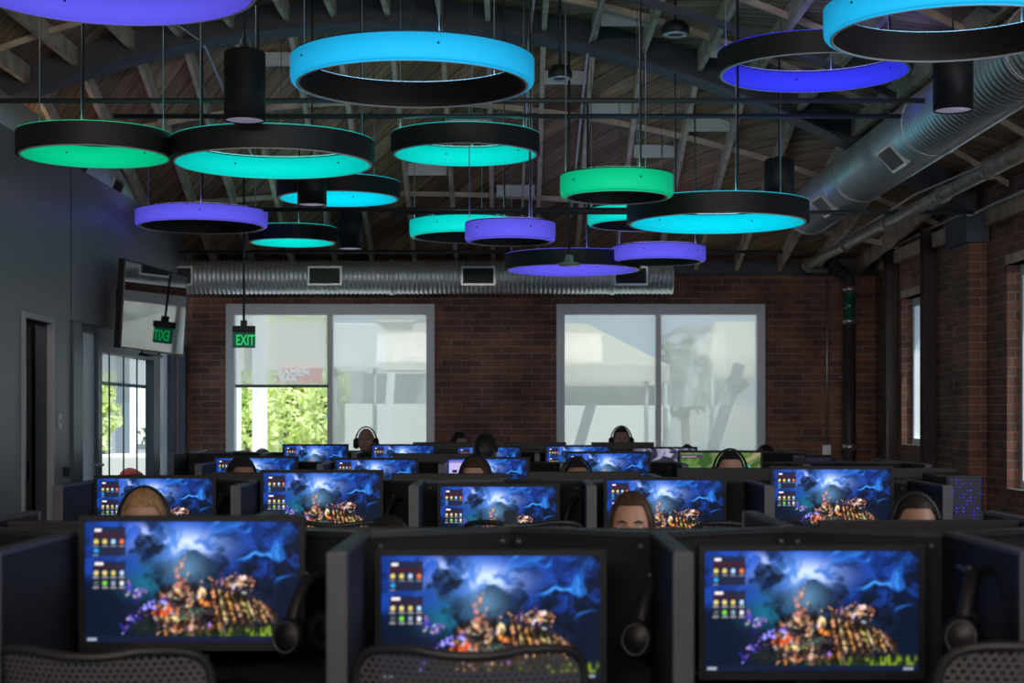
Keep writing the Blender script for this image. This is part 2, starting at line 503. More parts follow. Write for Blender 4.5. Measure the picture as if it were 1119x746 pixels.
# grey panelled partition wall at the left with a doorway, a glazed door and a shop-front
ZB = 3.33; ZH = 2.165
m = MB()
m.box(XL-0.12, XL, YN, 10.92, 0, ZB); m.box(XL-0.12, XL, 10.92, 11.66, 2.15, ZB); m.box(XL-0.12, XL, 11.66, 12.14, 0, ZB)
m.box(XL-0.12, XL, 12.146, 16.5, ZH, ZB)
struct(m, 'wall_left', M['wallgrey'])
# outer shell of the rooms beyond it, under the same roof
m = MB()
m.box(-6.0, -5.85, YN, 12.3, 0, 4.2); m.box(-6.0, -5.85, 12.3, YB+0.3, 3.2, 4.2)
m.box(-5.85, XL-0.12, 12.22, 12.30, 0, 3.2)
m.box(-6.0, XL-0.14, YN, YB+0.3, 3.2, 3.28)
m.box(-6.0, -3.44, YB, YB+0.3, 2.95, 3.25)
struct(m, 'wall_outer', M['wallblack'])

# roof boards
xs = [-6.0+i*0.25 for i in range(41)]; ys = [YN, 3, 8, 13.0]+[13.0+0.4*i for i in range(1, 10)]+[YB+0.35]
m = MB()
m.grid([[(x, y, roof(x, y)) for y in ys] for x in xs]); m.grid([[(x, y, roof(x, y)+0.06) for y in ys] for x in xs])
struct(m, 'ceiling', M['deck'])

# rafters running to the far wall, each one its own member
rx = [-5.5+0.41*i for i in range(23)]
for i, x in enumerate(rx):
    x = x+0.02*math.sin(i*2.3)
    m = MB(); yy = [2.0, 7.0, 13.0, YB-0.02]; h = 0.15
    P = []
    for y in yy:
        z = roof(x, y)-0.002
        P.append([(x-0.02, y, z), (x-0.02, y, z-h), (x+0.02, y, z-h), (x+0.02, y, z), (x-0.02, y, z)])
    m.grid(P, smooth=False)
    struct(m, 'roof_rafter', M['rafter'])
# bridging that follows the curve of the roof
def arc_member(y, w, h, drop, name, mt, x0=-5.8, x1=3.7):
    m = MB(); n = 36; P = []
    for i in range(n+1):
        x = x0+(x1-x0)*i/n; z = roof(x, y)-drop
        P.append([(x, y-w/2, z), (x, y-w/2, z-h), (x, y+w/2, z-h), (x, y+w/2, z), (x, y-w/2, z)])
    m.grid(P, smooth=False)
    return struct(m, name, mt)
for y in (7.0, 8.2, 9.7, 10.9, 12.1, 14.1, 15.4):
    arc_member(y, 0.03, 0.045, 0.05, 'roof_bridging', M['rafter'])
arc_member(13.0, 0.16, 0.20, 0.0, 'roof_truss_chord', M['chord'])
arc_member(13.0, 0.30, 0.03, 0.19, 'roof_truss_flange', M['chord'])
arc_member(9.0, 0.12, 0.14, 0.0, 'roof_truss_chord', M['chord'])
arc_member(11.0, 0.05, 0.05, 0.24, 'roof_truss_tie', M['chord'], -2.2, 2.6)
# pale blocking boards set between neighbouring rafters
for (bxp, byp) in ((607, 78), (663, 111), (501, 126), (737, 165), (293, 60), (458, 181), (700, 20), (830, 60), (770, 130), (390, 205), (580, 205)):
    dd_ = 9.5
    while dd_ < 16.0 and pzz(byp, dd_) < roof(pxx(bxp, dd_), dd_)-0.05: dd_ += 0.02
    xb_ = -5.5+0.41*math.floor((pxx(bxp, dd_)+5.5)/0.41)
    o = struct(MB().box(xb_+0.024, xb_+0.386, dd_, dd_+0.035, roof(xb_+0.2, dd_)-0.13, roof(xb_+0.2, dd_)-0.02), 'roof_blocking', M['paleboard'])
# timber ledgers along the far wall and the right wall
struct(MB().box(XL+0.0, XR, YB-0.09, YB, 2.90, 3.03), 'trim_2', M['chord'])
struct(MB().box(XR-0.05, XR, 8, YB, 2.92, 3.04), 'trim_3', M['rafter'])

# windows in the far wall
def far_window(n, w, mull, shades):
    root = empty('window_%d' % n, (0, 0, 0)); root['kind'] = 'structure'
    y0, y1 = YB-0.02, YB+0.14
    t = 0.085
    m = MB()
    m.box(w[0], w[0]+t, y0, y1, WB, WT); m.box(w[1]-t, w[1], y0, y1, WB, WT)
    m.box(w[0]+t, w[1]-t, y0, y1, WT-0.11, WT); m.box(w[0]+t, w[1]-t, y0, y1, WB, WB+0.06)
    m.box(mull-0.03, mull+0.03, y0+0.07, y1, WB+0.06, WT-0.11)
    m.build('window_frame', M['frame_win'], root, bevel=0.006)
    MB().box(w[0]+t, w[1]-t, YB+0.12, YB+0.126, WB+0.06, WT-0.11).build('pane', M['glass'], root)
    for (a, b, zbot) in shades:
        sh = MB().box(a, b, YB+0.045, YB+0.048, zbot, WT-0.11).build('roller_shade', M['shade'], root)
        MB().box(a, b, YB+0.038, YB+0.055, zbot-0.03, zbot, 0.004).build('bottom_bar', M['shadebar'], sh)
    return root
mu1, mu2 = pxx(360, YB), pxx(720, YB)
far_window(1, W1, mu1, ((W1[0]+0.087, mu1-0.012, pzz(420, YB)), (mu1+0.012, W1[1]-0.087, WB+0.1)))
far_window(2, W2, mu2, ((W2[0]+0.087, mu2-0.012, WB+0.1), (mu2+0.012, W2[1]-0.087, WB+0.1)))
# windows in the right wall
for k, (a, b, z0, z1) in enumerate(RWIN):
    root = empty('window_%d' % (k+3), (0, 0, 0)); root['kind'] = 'structure'
    x0 = XR+0.10
    m = MB().box(x0, x0+0.08, a, a+0.06, z0, z1).box(x0, x0+0.08, b-0.06, b, z0, z1).box(x0, x0+0.08, a+0.06, b-0.06, z1-0.08, z1).box(x0, x0+0.08, a+0.06, b-0.06, z0, z0+0.06)
    m.build('window_frame', M['frame_win'], root)
    MB().box(x0+0.05, x0+0.054, a+0.06, b-0.06, z0+0.06, z1-0.08).build('pane', M['glass'], root)
    MB().box(x0+0.01, x0+0.013, a+0.06, b-0.06, z0+0.08, z1-0.08).build('roller_shade', M['shade'], root)
    MB().box(XR-0.01, XR+0.18, a, b, z1, z1+0.07).build('lintel', M['rafter'], root)
# steel posts
for (ya, yb) in ((14.2, 14.33), (15.62, 15.75)):
    m = MB().box(XR-0.12, XR-0.005, ya, ya+0.015, 0, 3.1).box(XR-0.12, XR-0.005, yb-0.015, yb, 0, 3.1).box(XR-0.07, XR-0.055, ya+0.015, yb-0.015, 0, 3.1)
    struct(m, 'steel_column', M['steelpost'])
struct(MB().box(XR-0.19, XR-0.01, 12.62, 13.22, 2.80, 3.02), 'truss_bearing_plate', M['frame_blue'])

# door and frame 1: an open doorway with a pale frame
r = empty('door_1', (0, 0, 0)); r['kind'] = 'structure'
t = 0.045
m = MB()
m.box(XL-0.03, XL+0.02, 10.92, 10.92+t, 0, 2.15); m.box(XL-0.03, XL+0.02, 11.66-t, 11.66, 0, 2.15); m.box(XL-0.03, XL+0.02, 10.92+t, 11.66-t, 2.15-t, 2.15)
m.build('door_frame', M['frame_lt'], r, bevel=0.004)
MB().box(XL-0.11, XL-0.031, 11.66-t, 11.66, 0, 2.15).box(XL-0.11, XL-0.031, 10.92, 10.92+t, 0, 2.15).box(XL-0.11, XL-0.031, 10.92+t, 11.66-t, 2.15-t, 2.15).build('jamb', M['frame_blue'], r)
lf = MB().box(XL-0.90, XL-0.14, 11.60, 11.645, 0.01, 2.09).build('door_leaf', M['wallblack'], r)
MB().box(XL-0.20, XL-0.15, 11.55, 11.60, 0.98, 1.12).tube([(XL-0.2, 11.56, 1.04), (XL-0.32, 11.56, 1.04)], 0.01).build('handle', M['black'], lf)
# glazed door 2
r = empty('door_2', (0, 0, 0)); r['kind'] = 'structure'
m = MB().box(XL-0.1, XL+0.02, 12.15, 12.42, 0, ZH).box(XL-0.08, XL, 12.95, 13.08, 0, ZH).box(XL-0.08, XL, 12.42, 12.95, ZH-0.07, ZH)
m.build('door_frame', M['frame_blue'], r, bevel=0.004)
d2 = MB().box(XL-0.05, XL-0.03, 12.42, 12.95, 0.02, ZH-0.07).build('glass_leaf', M['frost'], r)
MB().tube([(XL-0.03, 12.90, 1.06), (XL+0.05, 12.90, 1.06), (XL+0.05, 12.74, 1.06)], 0.012).build('handle', M['conduit'], d2)
# shop-front glazing beyond
r = empty('window_5', (0, 0, 0)); r['kind'] = 'structure'
m = MB()
m.box(XL-0.10, XL-0.02, 15.05, 15.32, 0, ZH).box(XL-0.10, XL-0.02, 15.84, 16.06, 0, ZH).box(XL-0.10, XL-0.02, 16.5, 16.6, 0, ZH)
m.box(XL-0.10, XL-0.02, 13.08, 16.5, 0, 0.08)
m.build('window_frame', M['frame_blue'], r, bevel=0.004)
MB().box(XL-0.14, XL-0.01, 13.08, 15.05, ZH-0.20, ZH).build('shade_cassette', M['frame_blue'], r)
MB().box(XL-0.065, XL-0.06, 13.08, 15.05, 0.08, ZH-0.20).box(XL-0.065, XL-0.06, 16.06, 16.5, 0.08, ZH).build('pane', M['glass'], r)
MB().box(XL-0.065, XL-0.06, 15.32, 15.84, 0.08, ZH).build('frosted_pane', M['frost'], r)
m = MB()
for yy in (13.55, 14.05, 14.55): m.box(XL-0.069, XL-0.055, yy, yy+0.004, 0.08, ZH-0.20)
m.build('glass_joint', M['frame_blue'], r)
sh = MB().box(XL-0.10, XL-0.097, 13.1, 15.03, pzz(418, 14.0), ZH-0.20).build('roller_shade', M['shade'], r)
MB().box(XL-0.11, XL-0.09, 13.1, 15.03, pzz(418, 14.0)-0.03, pzz(418, 14.0), 0.004).build('bottom_bar', M['shadebar'], sh)
# panel joints of the grey wall
for k, yy in enumerate((12.143, 8.0, 4.0)):
    struct(MB().box(XL-0.001, XL+0.003, yy-0.006, yy+0.002, 2.2 if k == 0 else 0.0, ZB), 'trim_%d' % (4+k), M['wallblack'])

# wall fittings
sw = MB().box(XL+0.0, XL+0.012, 11.78, 11.87, pzz(468, 11.8), pzz(452, 11.8), 0.003).build('light_switch', M['plate'])
tag(sw, 'pale light switch plate on the grey wall beside the open doorway', 'light switch')
MB().box(XL+0.012, XL+0.018, 11.81, 11.84, pzz(462, 11.8), pzz(458, 11.8)).build('rocker', M['frame_lt'], sw)
rd = MB().box(XL, XL+0.03, 11.93, 12.0, pzz(521, 11.9), pzz(510, 11.9), 0.004).build('card_reader', M['black'])
tag(rd, 'small black card reader low on the grey wall beside the glazed door', 'card reader')

# ------------------------------------------------------------------ things on and under the roof
rnd = random.Random(5)
# spiral ducts
def duct(name, p0, p1, r, label, grilles, gside, pitch=0.045):
    p0 = Vector(p0); p1 = Vector(p1); L = (p1-p0).length; d = (p1-p0).normalized()
    root = empty(name, p0)
    root.rotation_euler = d.to_track_quat('Y', 'Z').to_euler()
    n = int(L/pitch); prof = [(0.001, 0)]
    for i in range(n):
        h = i*pitch
        prof += [(r-0.007, h), (r-0.002, h+pitch*0.3), (r-0.007, h+pitch*0.6), (r+0.006, h+pitch*0.72), (r+0.006, h+pitch*0.88)]
    prof += [(r, L), (0.001, L)]
    MB().lathe(prof, seg=48, closed=False, axis='Y').build('duct_tube', M['duct'], root)
    for i in range(1, int(L/2.2)+1):
        h = i*2.2
        MB().lathe([(r+0.004, h-0.02), (r+0.010, h-0.02), (r+0.010, h+0.02), (r+0.004, h+0.02)], seg=48, axis='Y').build('hanger_band', M['duct'], root)
    for (t, ang, w, hgt) in grilles:
        rm = Matrix.Rotation(ang, 4, 'Y')
        bm = bmesh.new(); bmesh.ops.create_cube(bm, size=1)
        bmesh.ops.scale(bm, vec=(0.03, w, hgt), verts=bm.verts)
        g = MB().bm(bm, mtx=Matrix.Translation((0, t, 0)) @ rm @ Matrix.Translation((r, 0, 0))).build('supply_grille', M['grille'], root)
        fr = MB()
        for (a, b, c_, e) in ((-w/2-0.02, -w/2, -hgt/2-0.02, hgt/2+0.02), (w/2, w/2+0.02, -hgt/2-0.02, hgt/2+0.02), (-w/2, w/2, hgt/2, hgt/2+0.02), (-w/2, w/2, -hgt/2-0.02, -hgt/2)):
            bm = bmesh.new(); bmesh.ops.create_cube(bm, size=1)
            bmesh.ops.scale(bm, vec=(0.036, b-a, e-c_), verts=bm.verts)
            bmesh.ops.translate(bm, vec=(0, (a+b)/2, (c_+e)/2), verts=bm.verts)
            fr.bm(bm, mtx=Matrix.Translation((0, t, 0)) @ rm @ Matrix.Translation((r, 0, 0)))
        fr.build('grille_frame', M['conduit'], g)
    tag(root, label, 'air duct')
    return root
YD = 16.2
duct('spiral_duct', (XL-0.1, YD, pzz(303, YD)), (pxx(735, YD), YD, pzz(303, YD)), 0.165,
     'horizontal corrugated steel air duct along the back brick wall above the windows',
     [(pxx(x, YD)-XL+0.1, 0.0, 0.30, 0.15) for x in (357, 523, 688)]+[(0.12, 0.0, 0.22, 0.15)], 0)
dr = duct('spiral_duct', (2.76, 4.0, EYE+1.95), (2.76, 15.0, EYE+1.93), 0.215,
     'large corrugated steel air duct running back under the roof at the right',
     [(7.1, PI-0.75, 0.36, 0.15), (9.55, PI-0.75, 0.40, 0.15)], 0, 0.075)
dl = duct('spiral_duct', (-3.74, 8.0, 3.54), (-3.74, 16.3, 3.54), 0.235,
     'corrugated steel air duct lying above the grey wall at the left',
     [(2.6, 0.35, 0.25, 0.14), (5.2, 0.35, 0.3, 0.14), (6.4, 0.35, 0.3, 0.14), (7.3, 0.35, 0.3, 0.14)], 0)

# old iron pipe along the right wall with couplings, and fittings at its end
pr = empty('iron_pipe', (2.93, 9.0, EYE+1.53)); tag(pr, 'thick rusty iron pipe running back to the corner below the steel duct', 'pipe')
MB().tube([(0, -1.5, 0), (0, 7.1, 0)], 0.045, 16).build('pipe_run', M['pipe'], pr)
for t in (0.9, 2.0, 3.6, 5.2, 7.0): MB().tube([(0, t, 0), (0, t+0.09, 0)], 0.06, 16).build('coupling', M['pipe'], pr)
MB().tube([(0, 7.05, 0), (0.0, 7.1, -0.05), (0.2, 7.1, -0.05)], 0.03, 12).build('elbow', M['pipe'], pr)

# conduits below the roof
def along_roof(x, y0, y1, drop, n=24, dx=0.0): return [(x+dx*i/n, y0+(y1-y0)*i/n, roof(x+dx*i/n, y0+(y1-y0)*i/n)-drop) for i in range(n+1)]
def conduit(pts, r, label, mt='conduit', name='conduit'):
    o = MB().tube(pts, r, 8).build(name, M[mt]); tag(o, label, 'conduit', None); return o
conduit(along_roof(0.20, 9.5, 16.3, 0.19, dx=-0.12), 0.013, 'bright steel conduit under the rafters above the centre of the room')
conduit(along_roof(0.66, 10.5, 15.5, 0.18, dx=-0.1), 0.011, 'thin steel conduit beside the rafter right of the central conduit')
conduit(along_roof(-2.55, 12.2, 14.8, 0.2, dx=0.25), 0.012, 'bent steel conduit hanging from the roof over the green ring')
conduit([px(1119, 208, 11.55), px(1062, 234, 12.4), px(1045, 236, 13.3), px(1000, 258, 14.7), px(962, 277, 16)], 0.012, 'thin steel conduit rising along the top of the right brick wall')
conduit([px(925, 258, 14.8), px(960, 238, 14), px(1000, 212, 13), px(1119, 162, 10.6)], 0.010, 'thin bright conduit below the rusty iron pipe')
conduit([px(904, 305, 16.55), px(904, 487, 16.55)], 0.010, 'vertical steel conduit on the back brick wall beside the window')
bx = MB().box(pxx(904, 16.5)-0.045, pxx(904, 16.5)+0.045, 16.52, 16.6, pzz(497, 16.5), pzz(486, 16.5), 0.005).build('outlet_box', M['conduit']); tag(bx, 'small steel outlet box at the foot of the conduit on the brick wall', 'outlet box')

# drain pipe in the far right corner with a green section
dp = empty('drain_pipe', (pxx(928, 16.42), 16.42, 0)); tag(dp, 'dark vertical drain pipe with a green section in the right back corner', 'pipe')
z = lambda y: pzz(y, 16.42)
MB().tube([(0, 0, 0.02), (0, 0, z(352)), ], 0.065, 20).build('lower_pipe', M['downpipe'], dp)
MB().tube([(0, 0, z(351)), (0, 0, z(317))], 0.058, 20).build('green_tube', M['green'], dp)['label'] = 'translucent green tube'
for yy in (351, 316, 488): MB().tube([(0, 0, z(yy)-0.03), (0, 0, z(yy)+0.03)], 0.078, 20).build('clamp_ring', M['conduit'], dp)
MB().tube([(0, 0, z(315)), (0, 0, z(305)), (-0.06, -0.02, z(298)), (-0.15, -0.05, z(293)), (-0.2, -0.06, z(284))], 0.06, 20).build('upper_bend', M['downpipe'], dp)
MB().tube([(-0.11, 0.13, z(412)), (-0.02, 0.06, z(412)), (0.07, 0.10, z(412))], 0.012, 8).build('bracket', M['conduit'], dp)

# horizontal struts that carry the ring lamps
def strut(y, z_, x0, x1, label, r=0.016):
    o = MB().tube([(x0, y, z_), (x1, y, z_)], r, 8).build('ceiling_strut', M['strut'])
    tag(o, label, 'strut', None); return o
strut(10.0, pzz(110, 10.0), -3.9, 3.2, 'thin dark horizontal strut crossing the room above the green ring')
strut(10.6, pzz(127, 10.6), -2.6, 2.9, 'second dark strut crossing just below the uppermost one')
strut(12.3, pzz(232, 12.3), -0.9, 3.5, 'thin dark strut crossing at the height of the low cyan rings')
strut(15.6, pzz(275, 15.6), -3.2, 2.6, 'thin pale strut crossing above the back wall duct')
strut(12.4, pzz(229, 12.4), -1.9, 0.9, 'blue-lit strut crossing behind the small black cylinder')

# ring lamps -------------------------------------------------------
def glow(name, c, s=1.0):
    # opal acrylic: a little less light leaves it at grazing angles
    m = mat(name, tuple(v*0.10+0.01 for v in c), 0.5, emit=c, es=s, spec=0.2)
    nt = m.node_tree; lw = nt.nodes.new('ShaderNodeLayerWeight'); lw.inputs['Blend'].default_value = 0.5
    r = nt.nodes.new('ShaderNodeMapRange'); r.inputs['From Min'].default_value = 0.0; r.inputs['From Max'].default_value = 1.0
    r.inputs['To Min'].default_value = s*1.12; r.inputs['To Max'].default_value = s*0.45
    nt.links.new(lw.outputs['Facing'], r.inputs['Value']); nt.links.new(r.outputs[0], nt.nodes['Principled BSDF'].inputs['Emission Strength'])
    return m
COLS = {
    'cyan': glow('cyan_diffuser', (0.0, 0.68, 0.88), 1.0), 'sky': glow('sky_blue_diffuser', (0.012, 0.50, 0.93), 1.0),
    'teal': glow('turquoise_diffuser', (0.0, 0.70, 0.62), 1.0), 'green': glow('sea_green_diffuser', (0.0, 0.56, 0.25), 1.0),
    'violet': glow('violet_diffuser', (0.11, 0.095, 0.80), 1.0), 'blue': glow('deep_blue_diffuser', (0.035, 0.04, 0.90), 1.0),
}
UPL = {k_: mat(k_+'_uplight', (0.3, 0.3, 0.3), 0.5, emit=tuple(0.25+0.75*c for c in m_.node_tree.nodes['Principled BSDF'].inputs['Emission Color'].default_value[:3]), es=4.0) for k_, m_ in COLS.items()}
def ring(cx, yc, D, d, kind, col, label, hang=3, cord=0.0):
    R = D/2; H = 0.130; x = pxx(cx, d); z0 = pzz(yc, d)
    root = empty('ring_lamp', (x, d, z0)); t = 0.055
    dark = 'inner' if kind == 'out' else 'outer'
    if kind == 'in':   # dark band outside, light inside
        hs = [(R-0.018, 0), (R, 0), (R, H), (R-t, H), (R-t, H-0.006), (R-0.018, H-0.006)]
        df = [(R-0.024, 0.004), (R-0.020, 0.002), (R-0.020, H-0.008), (R-t, H-0.008), (R-t+0.004, 0.05), (R-t+0.012, 0.018)]
    else:              # light outside, dark band inside
        hs = [(R-t, 0), (R-t+0.018, 0), (R-t+0.018, H-0.006), (R-0.004, H-0.006), (R-0.004, H), (R-t, H)]
        df = [(R-t+0.024, 0.004), (R-0.012, 0.002), (R-0.003, 0.012), (R, 0.03), (R, H-0.008), (R-t+0.02, H-0.008)]
    MB().lathe(hs, seg=96, smooth=False).build('housing', M['blackmatte'], root)
    MB().lathe(df, seg=96).build('diffuser', COLS[col], root)
    rr = R-0.022 if kind == 'in' else R-t+0.021
    MB().lathe([(rr-0.007, -0.005), (rr+0.005, -0.005), (rr+0.005, 0.003), (rr-0.007, 0.003)], seg=96).build('rim', M['plate'], root)
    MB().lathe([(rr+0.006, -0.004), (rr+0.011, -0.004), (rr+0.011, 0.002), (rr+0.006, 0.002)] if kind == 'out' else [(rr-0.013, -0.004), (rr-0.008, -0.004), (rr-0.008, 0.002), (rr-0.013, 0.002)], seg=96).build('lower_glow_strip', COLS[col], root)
    MB().lathe([(R-t+0.004, H-0.004), (R-0.014, H-0.004), (R-0.014, H+0.002), (R-t+0.004, H+0.002)], seg=96).build('uplight_diffuser', UPL[col], root)
    if kind == 'in':
        MB().lathe([(R-0.012, H-0.001), (R-0.002, H-0.001), (R-0.002, H+0.004), (R-0.012, H+0.004)], seg=96).build('upper_glow_strip', COLS[col], root)
    rc = R-0.03
    for k in range(hang):
        a = 0.5+cord+2*PI*k/hang
        lx, ly = rc*math.cos(a), rc*math.sin(a)
        zt_ = roof(x+lx, d+ly)-z0-0.02
        MB().tube([(lx, ly, H-0.003), (lx, ly, zt_)], 0.0035, 6).build('cable', M['steelcable'], root)
    a = -PI/2+cord; lx, ly = rc*math.cos(a), rc*math.sin(a)
    MB().tube([(lx, ly, H-0.003), (lx, ly, H+0.03), (lx*0.97, ly, roof(x+lx, d+ly)-z0-0.02)], 0.007, 6).build('power_cord', M['cable'], root)
    bt = MB()
    rd_ = R-t+0.001 if kind == 'in' else R+0.0005
    for k in range(5):
        a = 0.9+cord+2*PI*k/5
        bt.bm(icos((rd_*math.cos(a), rd_*math.sin(a), 0.075), 0.0065, 1))
    bt.build('screw', M['black'], root)
    tag(root, label, 'ring lamp', 'glowing ring pendant lamps')
    return root
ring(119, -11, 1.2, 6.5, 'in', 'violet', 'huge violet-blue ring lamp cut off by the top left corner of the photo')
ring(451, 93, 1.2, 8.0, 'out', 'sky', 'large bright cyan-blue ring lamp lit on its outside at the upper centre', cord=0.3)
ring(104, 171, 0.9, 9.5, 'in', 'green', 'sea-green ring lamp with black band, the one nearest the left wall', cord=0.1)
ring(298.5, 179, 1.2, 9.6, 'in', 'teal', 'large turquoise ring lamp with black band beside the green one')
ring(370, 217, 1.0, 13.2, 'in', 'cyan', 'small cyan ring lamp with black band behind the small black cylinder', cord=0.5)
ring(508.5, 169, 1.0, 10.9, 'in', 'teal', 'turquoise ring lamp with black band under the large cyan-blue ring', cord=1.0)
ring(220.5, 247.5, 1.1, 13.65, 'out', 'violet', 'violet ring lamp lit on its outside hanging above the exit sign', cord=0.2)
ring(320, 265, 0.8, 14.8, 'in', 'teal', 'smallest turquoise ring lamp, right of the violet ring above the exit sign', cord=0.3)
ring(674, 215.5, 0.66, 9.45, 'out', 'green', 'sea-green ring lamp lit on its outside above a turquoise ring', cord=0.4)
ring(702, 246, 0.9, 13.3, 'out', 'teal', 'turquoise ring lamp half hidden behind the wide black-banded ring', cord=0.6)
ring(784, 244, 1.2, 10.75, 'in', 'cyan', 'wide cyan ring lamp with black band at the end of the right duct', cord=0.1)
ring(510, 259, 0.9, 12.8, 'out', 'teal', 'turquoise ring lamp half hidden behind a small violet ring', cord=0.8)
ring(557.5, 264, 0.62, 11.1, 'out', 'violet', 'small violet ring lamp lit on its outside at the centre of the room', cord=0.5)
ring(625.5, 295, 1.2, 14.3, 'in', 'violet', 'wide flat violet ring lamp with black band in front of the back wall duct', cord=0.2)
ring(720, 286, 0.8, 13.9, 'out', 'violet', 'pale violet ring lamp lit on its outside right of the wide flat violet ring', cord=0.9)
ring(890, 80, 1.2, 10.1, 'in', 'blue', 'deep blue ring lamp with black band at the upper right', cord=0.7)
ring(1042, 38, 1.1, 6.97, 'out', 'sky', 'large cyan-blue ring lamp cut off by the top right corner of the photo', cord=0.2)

# black cylinder pendants
LENS = mat('faint_downlight_lens', (0.55, 0.5, 0.6), 0.4, emit=(0.30, 0.28, 0.42), es=0.45)
def can(x0, x1, yt, yb, d, label):
    xc = pxx((x0+x1)/2, d); r = (x1-x0)/2*d/F; zb = pzz(yb, d); h = (yb-yt)*d/F
    root = empty('cylinder_pendant', (xc, d, zb))
    MB().lathe([(r-0.008, 0.0), (r, 0.0), (r, h-0.012), (r-0.012, h), (0.001, h), (0.001, h-0.02), (r-0.02, h-0.02), (r-0.008, 0.03)], seg=40).build('housing', M['blackmatte'], root)
    MB().lathe([(0.001, 0.006), (r-0.009, 0.006), (r-0.009, 0.014), (0.001, 0.014)], seg=40, closed=False).build('lens', LENS, root)
    MB().lathe([(0.001, h), (0.03, h), (0.03, h+0.02), (0.001, h+0.02)], seg=20, closed=False).build('cap', M['blackmatte'], root)
    MB().tube([(0, 0, h+0.01), (0, 0, roof(xc, d)-zb-0.01)], 0.006, 8).build('stem', M['cable'], root)
    m = MB()
    for s in (-1, 1): m.tube([(s*0.04, 0, h-0.004), (0, 0, h+0.12)], 0.003, 6)
    m.build('hanger_wire', M['steelcable'], root)
    tag(root, label, 'pendant lamp', 'black cylinder pendant lamps')
can(245, 290, 56, 132, 8.7, 'large black cylinder pendant hanging between the violet and cyan-blue rings')
can(325, 357, 186, 224, 12.2, 'black cylinder pendant in front of the small cyan ring')
can(369, 396, 232, 272, 14.4, 'small black cylinder pendant above the back wall duct')
can(1020, 1063, 58, 121, 8.5, 'black cylinder pendant in front of the right duct below the cyan-blue ring')
can(835, 868, 174, 216, 11.9, 'black cylinder pendant just above the wide cyan ring on the right')

# round ceiling speakers
for (x, y, d, r, lab) in ((738, 38, 11.5, 0.10, 'black round ceiling speaker near the uppermost rafters'), (612, 86, 11.5, 0.085, 'black round ceiling speaker right of the large cyan-blue ring')):
    xc, zc = pxx(x, d), pzz(y, d)
    root = empty('ceiling_speaker', (xc, d, zc)); tag(root, lab, 'speaker', 'round ceiling speakers')
    MB().lathe([(0.001, 0), (r*0.8, 0.0), (r, 0.01), (r, 0.05), (r*0.7, 0.09), (0.001, 0.1)], seg=32, closed=False).build('housing', M['blackmatte'], root)
    MB().lathe([(r*0.55, -0.003), (r*0.9, -0.003), (r*0.9, 0.008), (r*0.55, 0.008)], seg=32).build('trim_ring', M['conduit'], root)
    MB().tube([(0, 0, 0.09), (0, 0, roof(xc, d)-zc-0.01)], 0.01, 8).build('stem', M['cable'], root)
# fire sprinklers / sensor under the flat violet ring
sp = empty('sprinkler_head', px(622, 286, 13.3)); tag(sp, 'white sprinkler head hanging in front of the wide flat violet ring', 'sprinkler')
MB().lathe([(0.001, -0.03), (0.09, -0.03), (0.10, -0.015), (0.04, 0.0), (0.03, 0.05), (0.001, 0.06)], seg=24, closed=False).build('body', M['plate'], sp)
MB().tube([(0, 0, 0.05), (0, 0, roof(sp.location.x, 13.3)-sp.location.z-0.01)], 0.010, 8).build('stem', M['strut'], sp)

# exit sign
ex = empty('exit_sign', px(266.5, 380, 15.0)); ex.rotation_euler = (0, 0, math.radians(8))
k = 15.0/F
tag(ex, 'hanging green EXIT sign on a long stem before the left window', 'exit sign')
MB().box(-0.105, 0.105, -0.03, 0.03, 17*k, 24*k, 0.004).build('housing', M['blackmatte'], ex)
pn = MB().box(-0.105, 0.105, -0.004, 0.004, 0.0, 17*k, 0.002).build('sign_panel', mat('green_edge_lit_panel', (0.01, 0.05, 0.035), 0.5, emit=(0.0, 0.045, 0.03), es=1.0), ex)
ML = mat('exit_letters', (0.0, 0.4, 0.15), 0.4, emit=(0.0, 0.52, 0.09), es=1.0)
def text(body, size, loc, rot, m, parent, name='lettering', ext=0.001, bold=0.0, sx=1.0):
    c = bpy.data.curves.new(name, 'FONT'); c.body = body; c.size = size; c.extrude = ext; c.align_x = 'CENTER'; c.align_y = 'CENTER'; c.offset = bold
    c.materials.append(m)
    t_ = bpy.data.objects.new(name+'_curve', c); COL.objects.link(t_)
    me = bpy.data.meshes.new_from_object(t_.evaluated_get(bpy.context.evaluated_depsgraph_get()))
    bpy.data.objects.remove(t_); bpy.data.curves.remove(c)
    o = bpy.data.objects.new(name, me); COL.objects.link(o); o.location = loc; o.rotation_euler = rot; o.scale = (sx, 1, 1)
    if parent: o.parent = parent
    return o
text('EXIT', 0.135, (0.012, -0.0065, 8.0*k), (PI/2, 0, 0), ML, ex, 'lettering', bold=0.002, sx=0.62)
MB().box(-0.03, 0.03, -0.02, 0.02, 24*k, 30*k).build('mount', M['blackmatte'], ex)
MB().tube([(0, 0, 30*k), (0, 0, roof(ex.location.x, 15.0)-ex.location.z-0.01)], 0.012, 10).build('stem', M['strut'], ex)

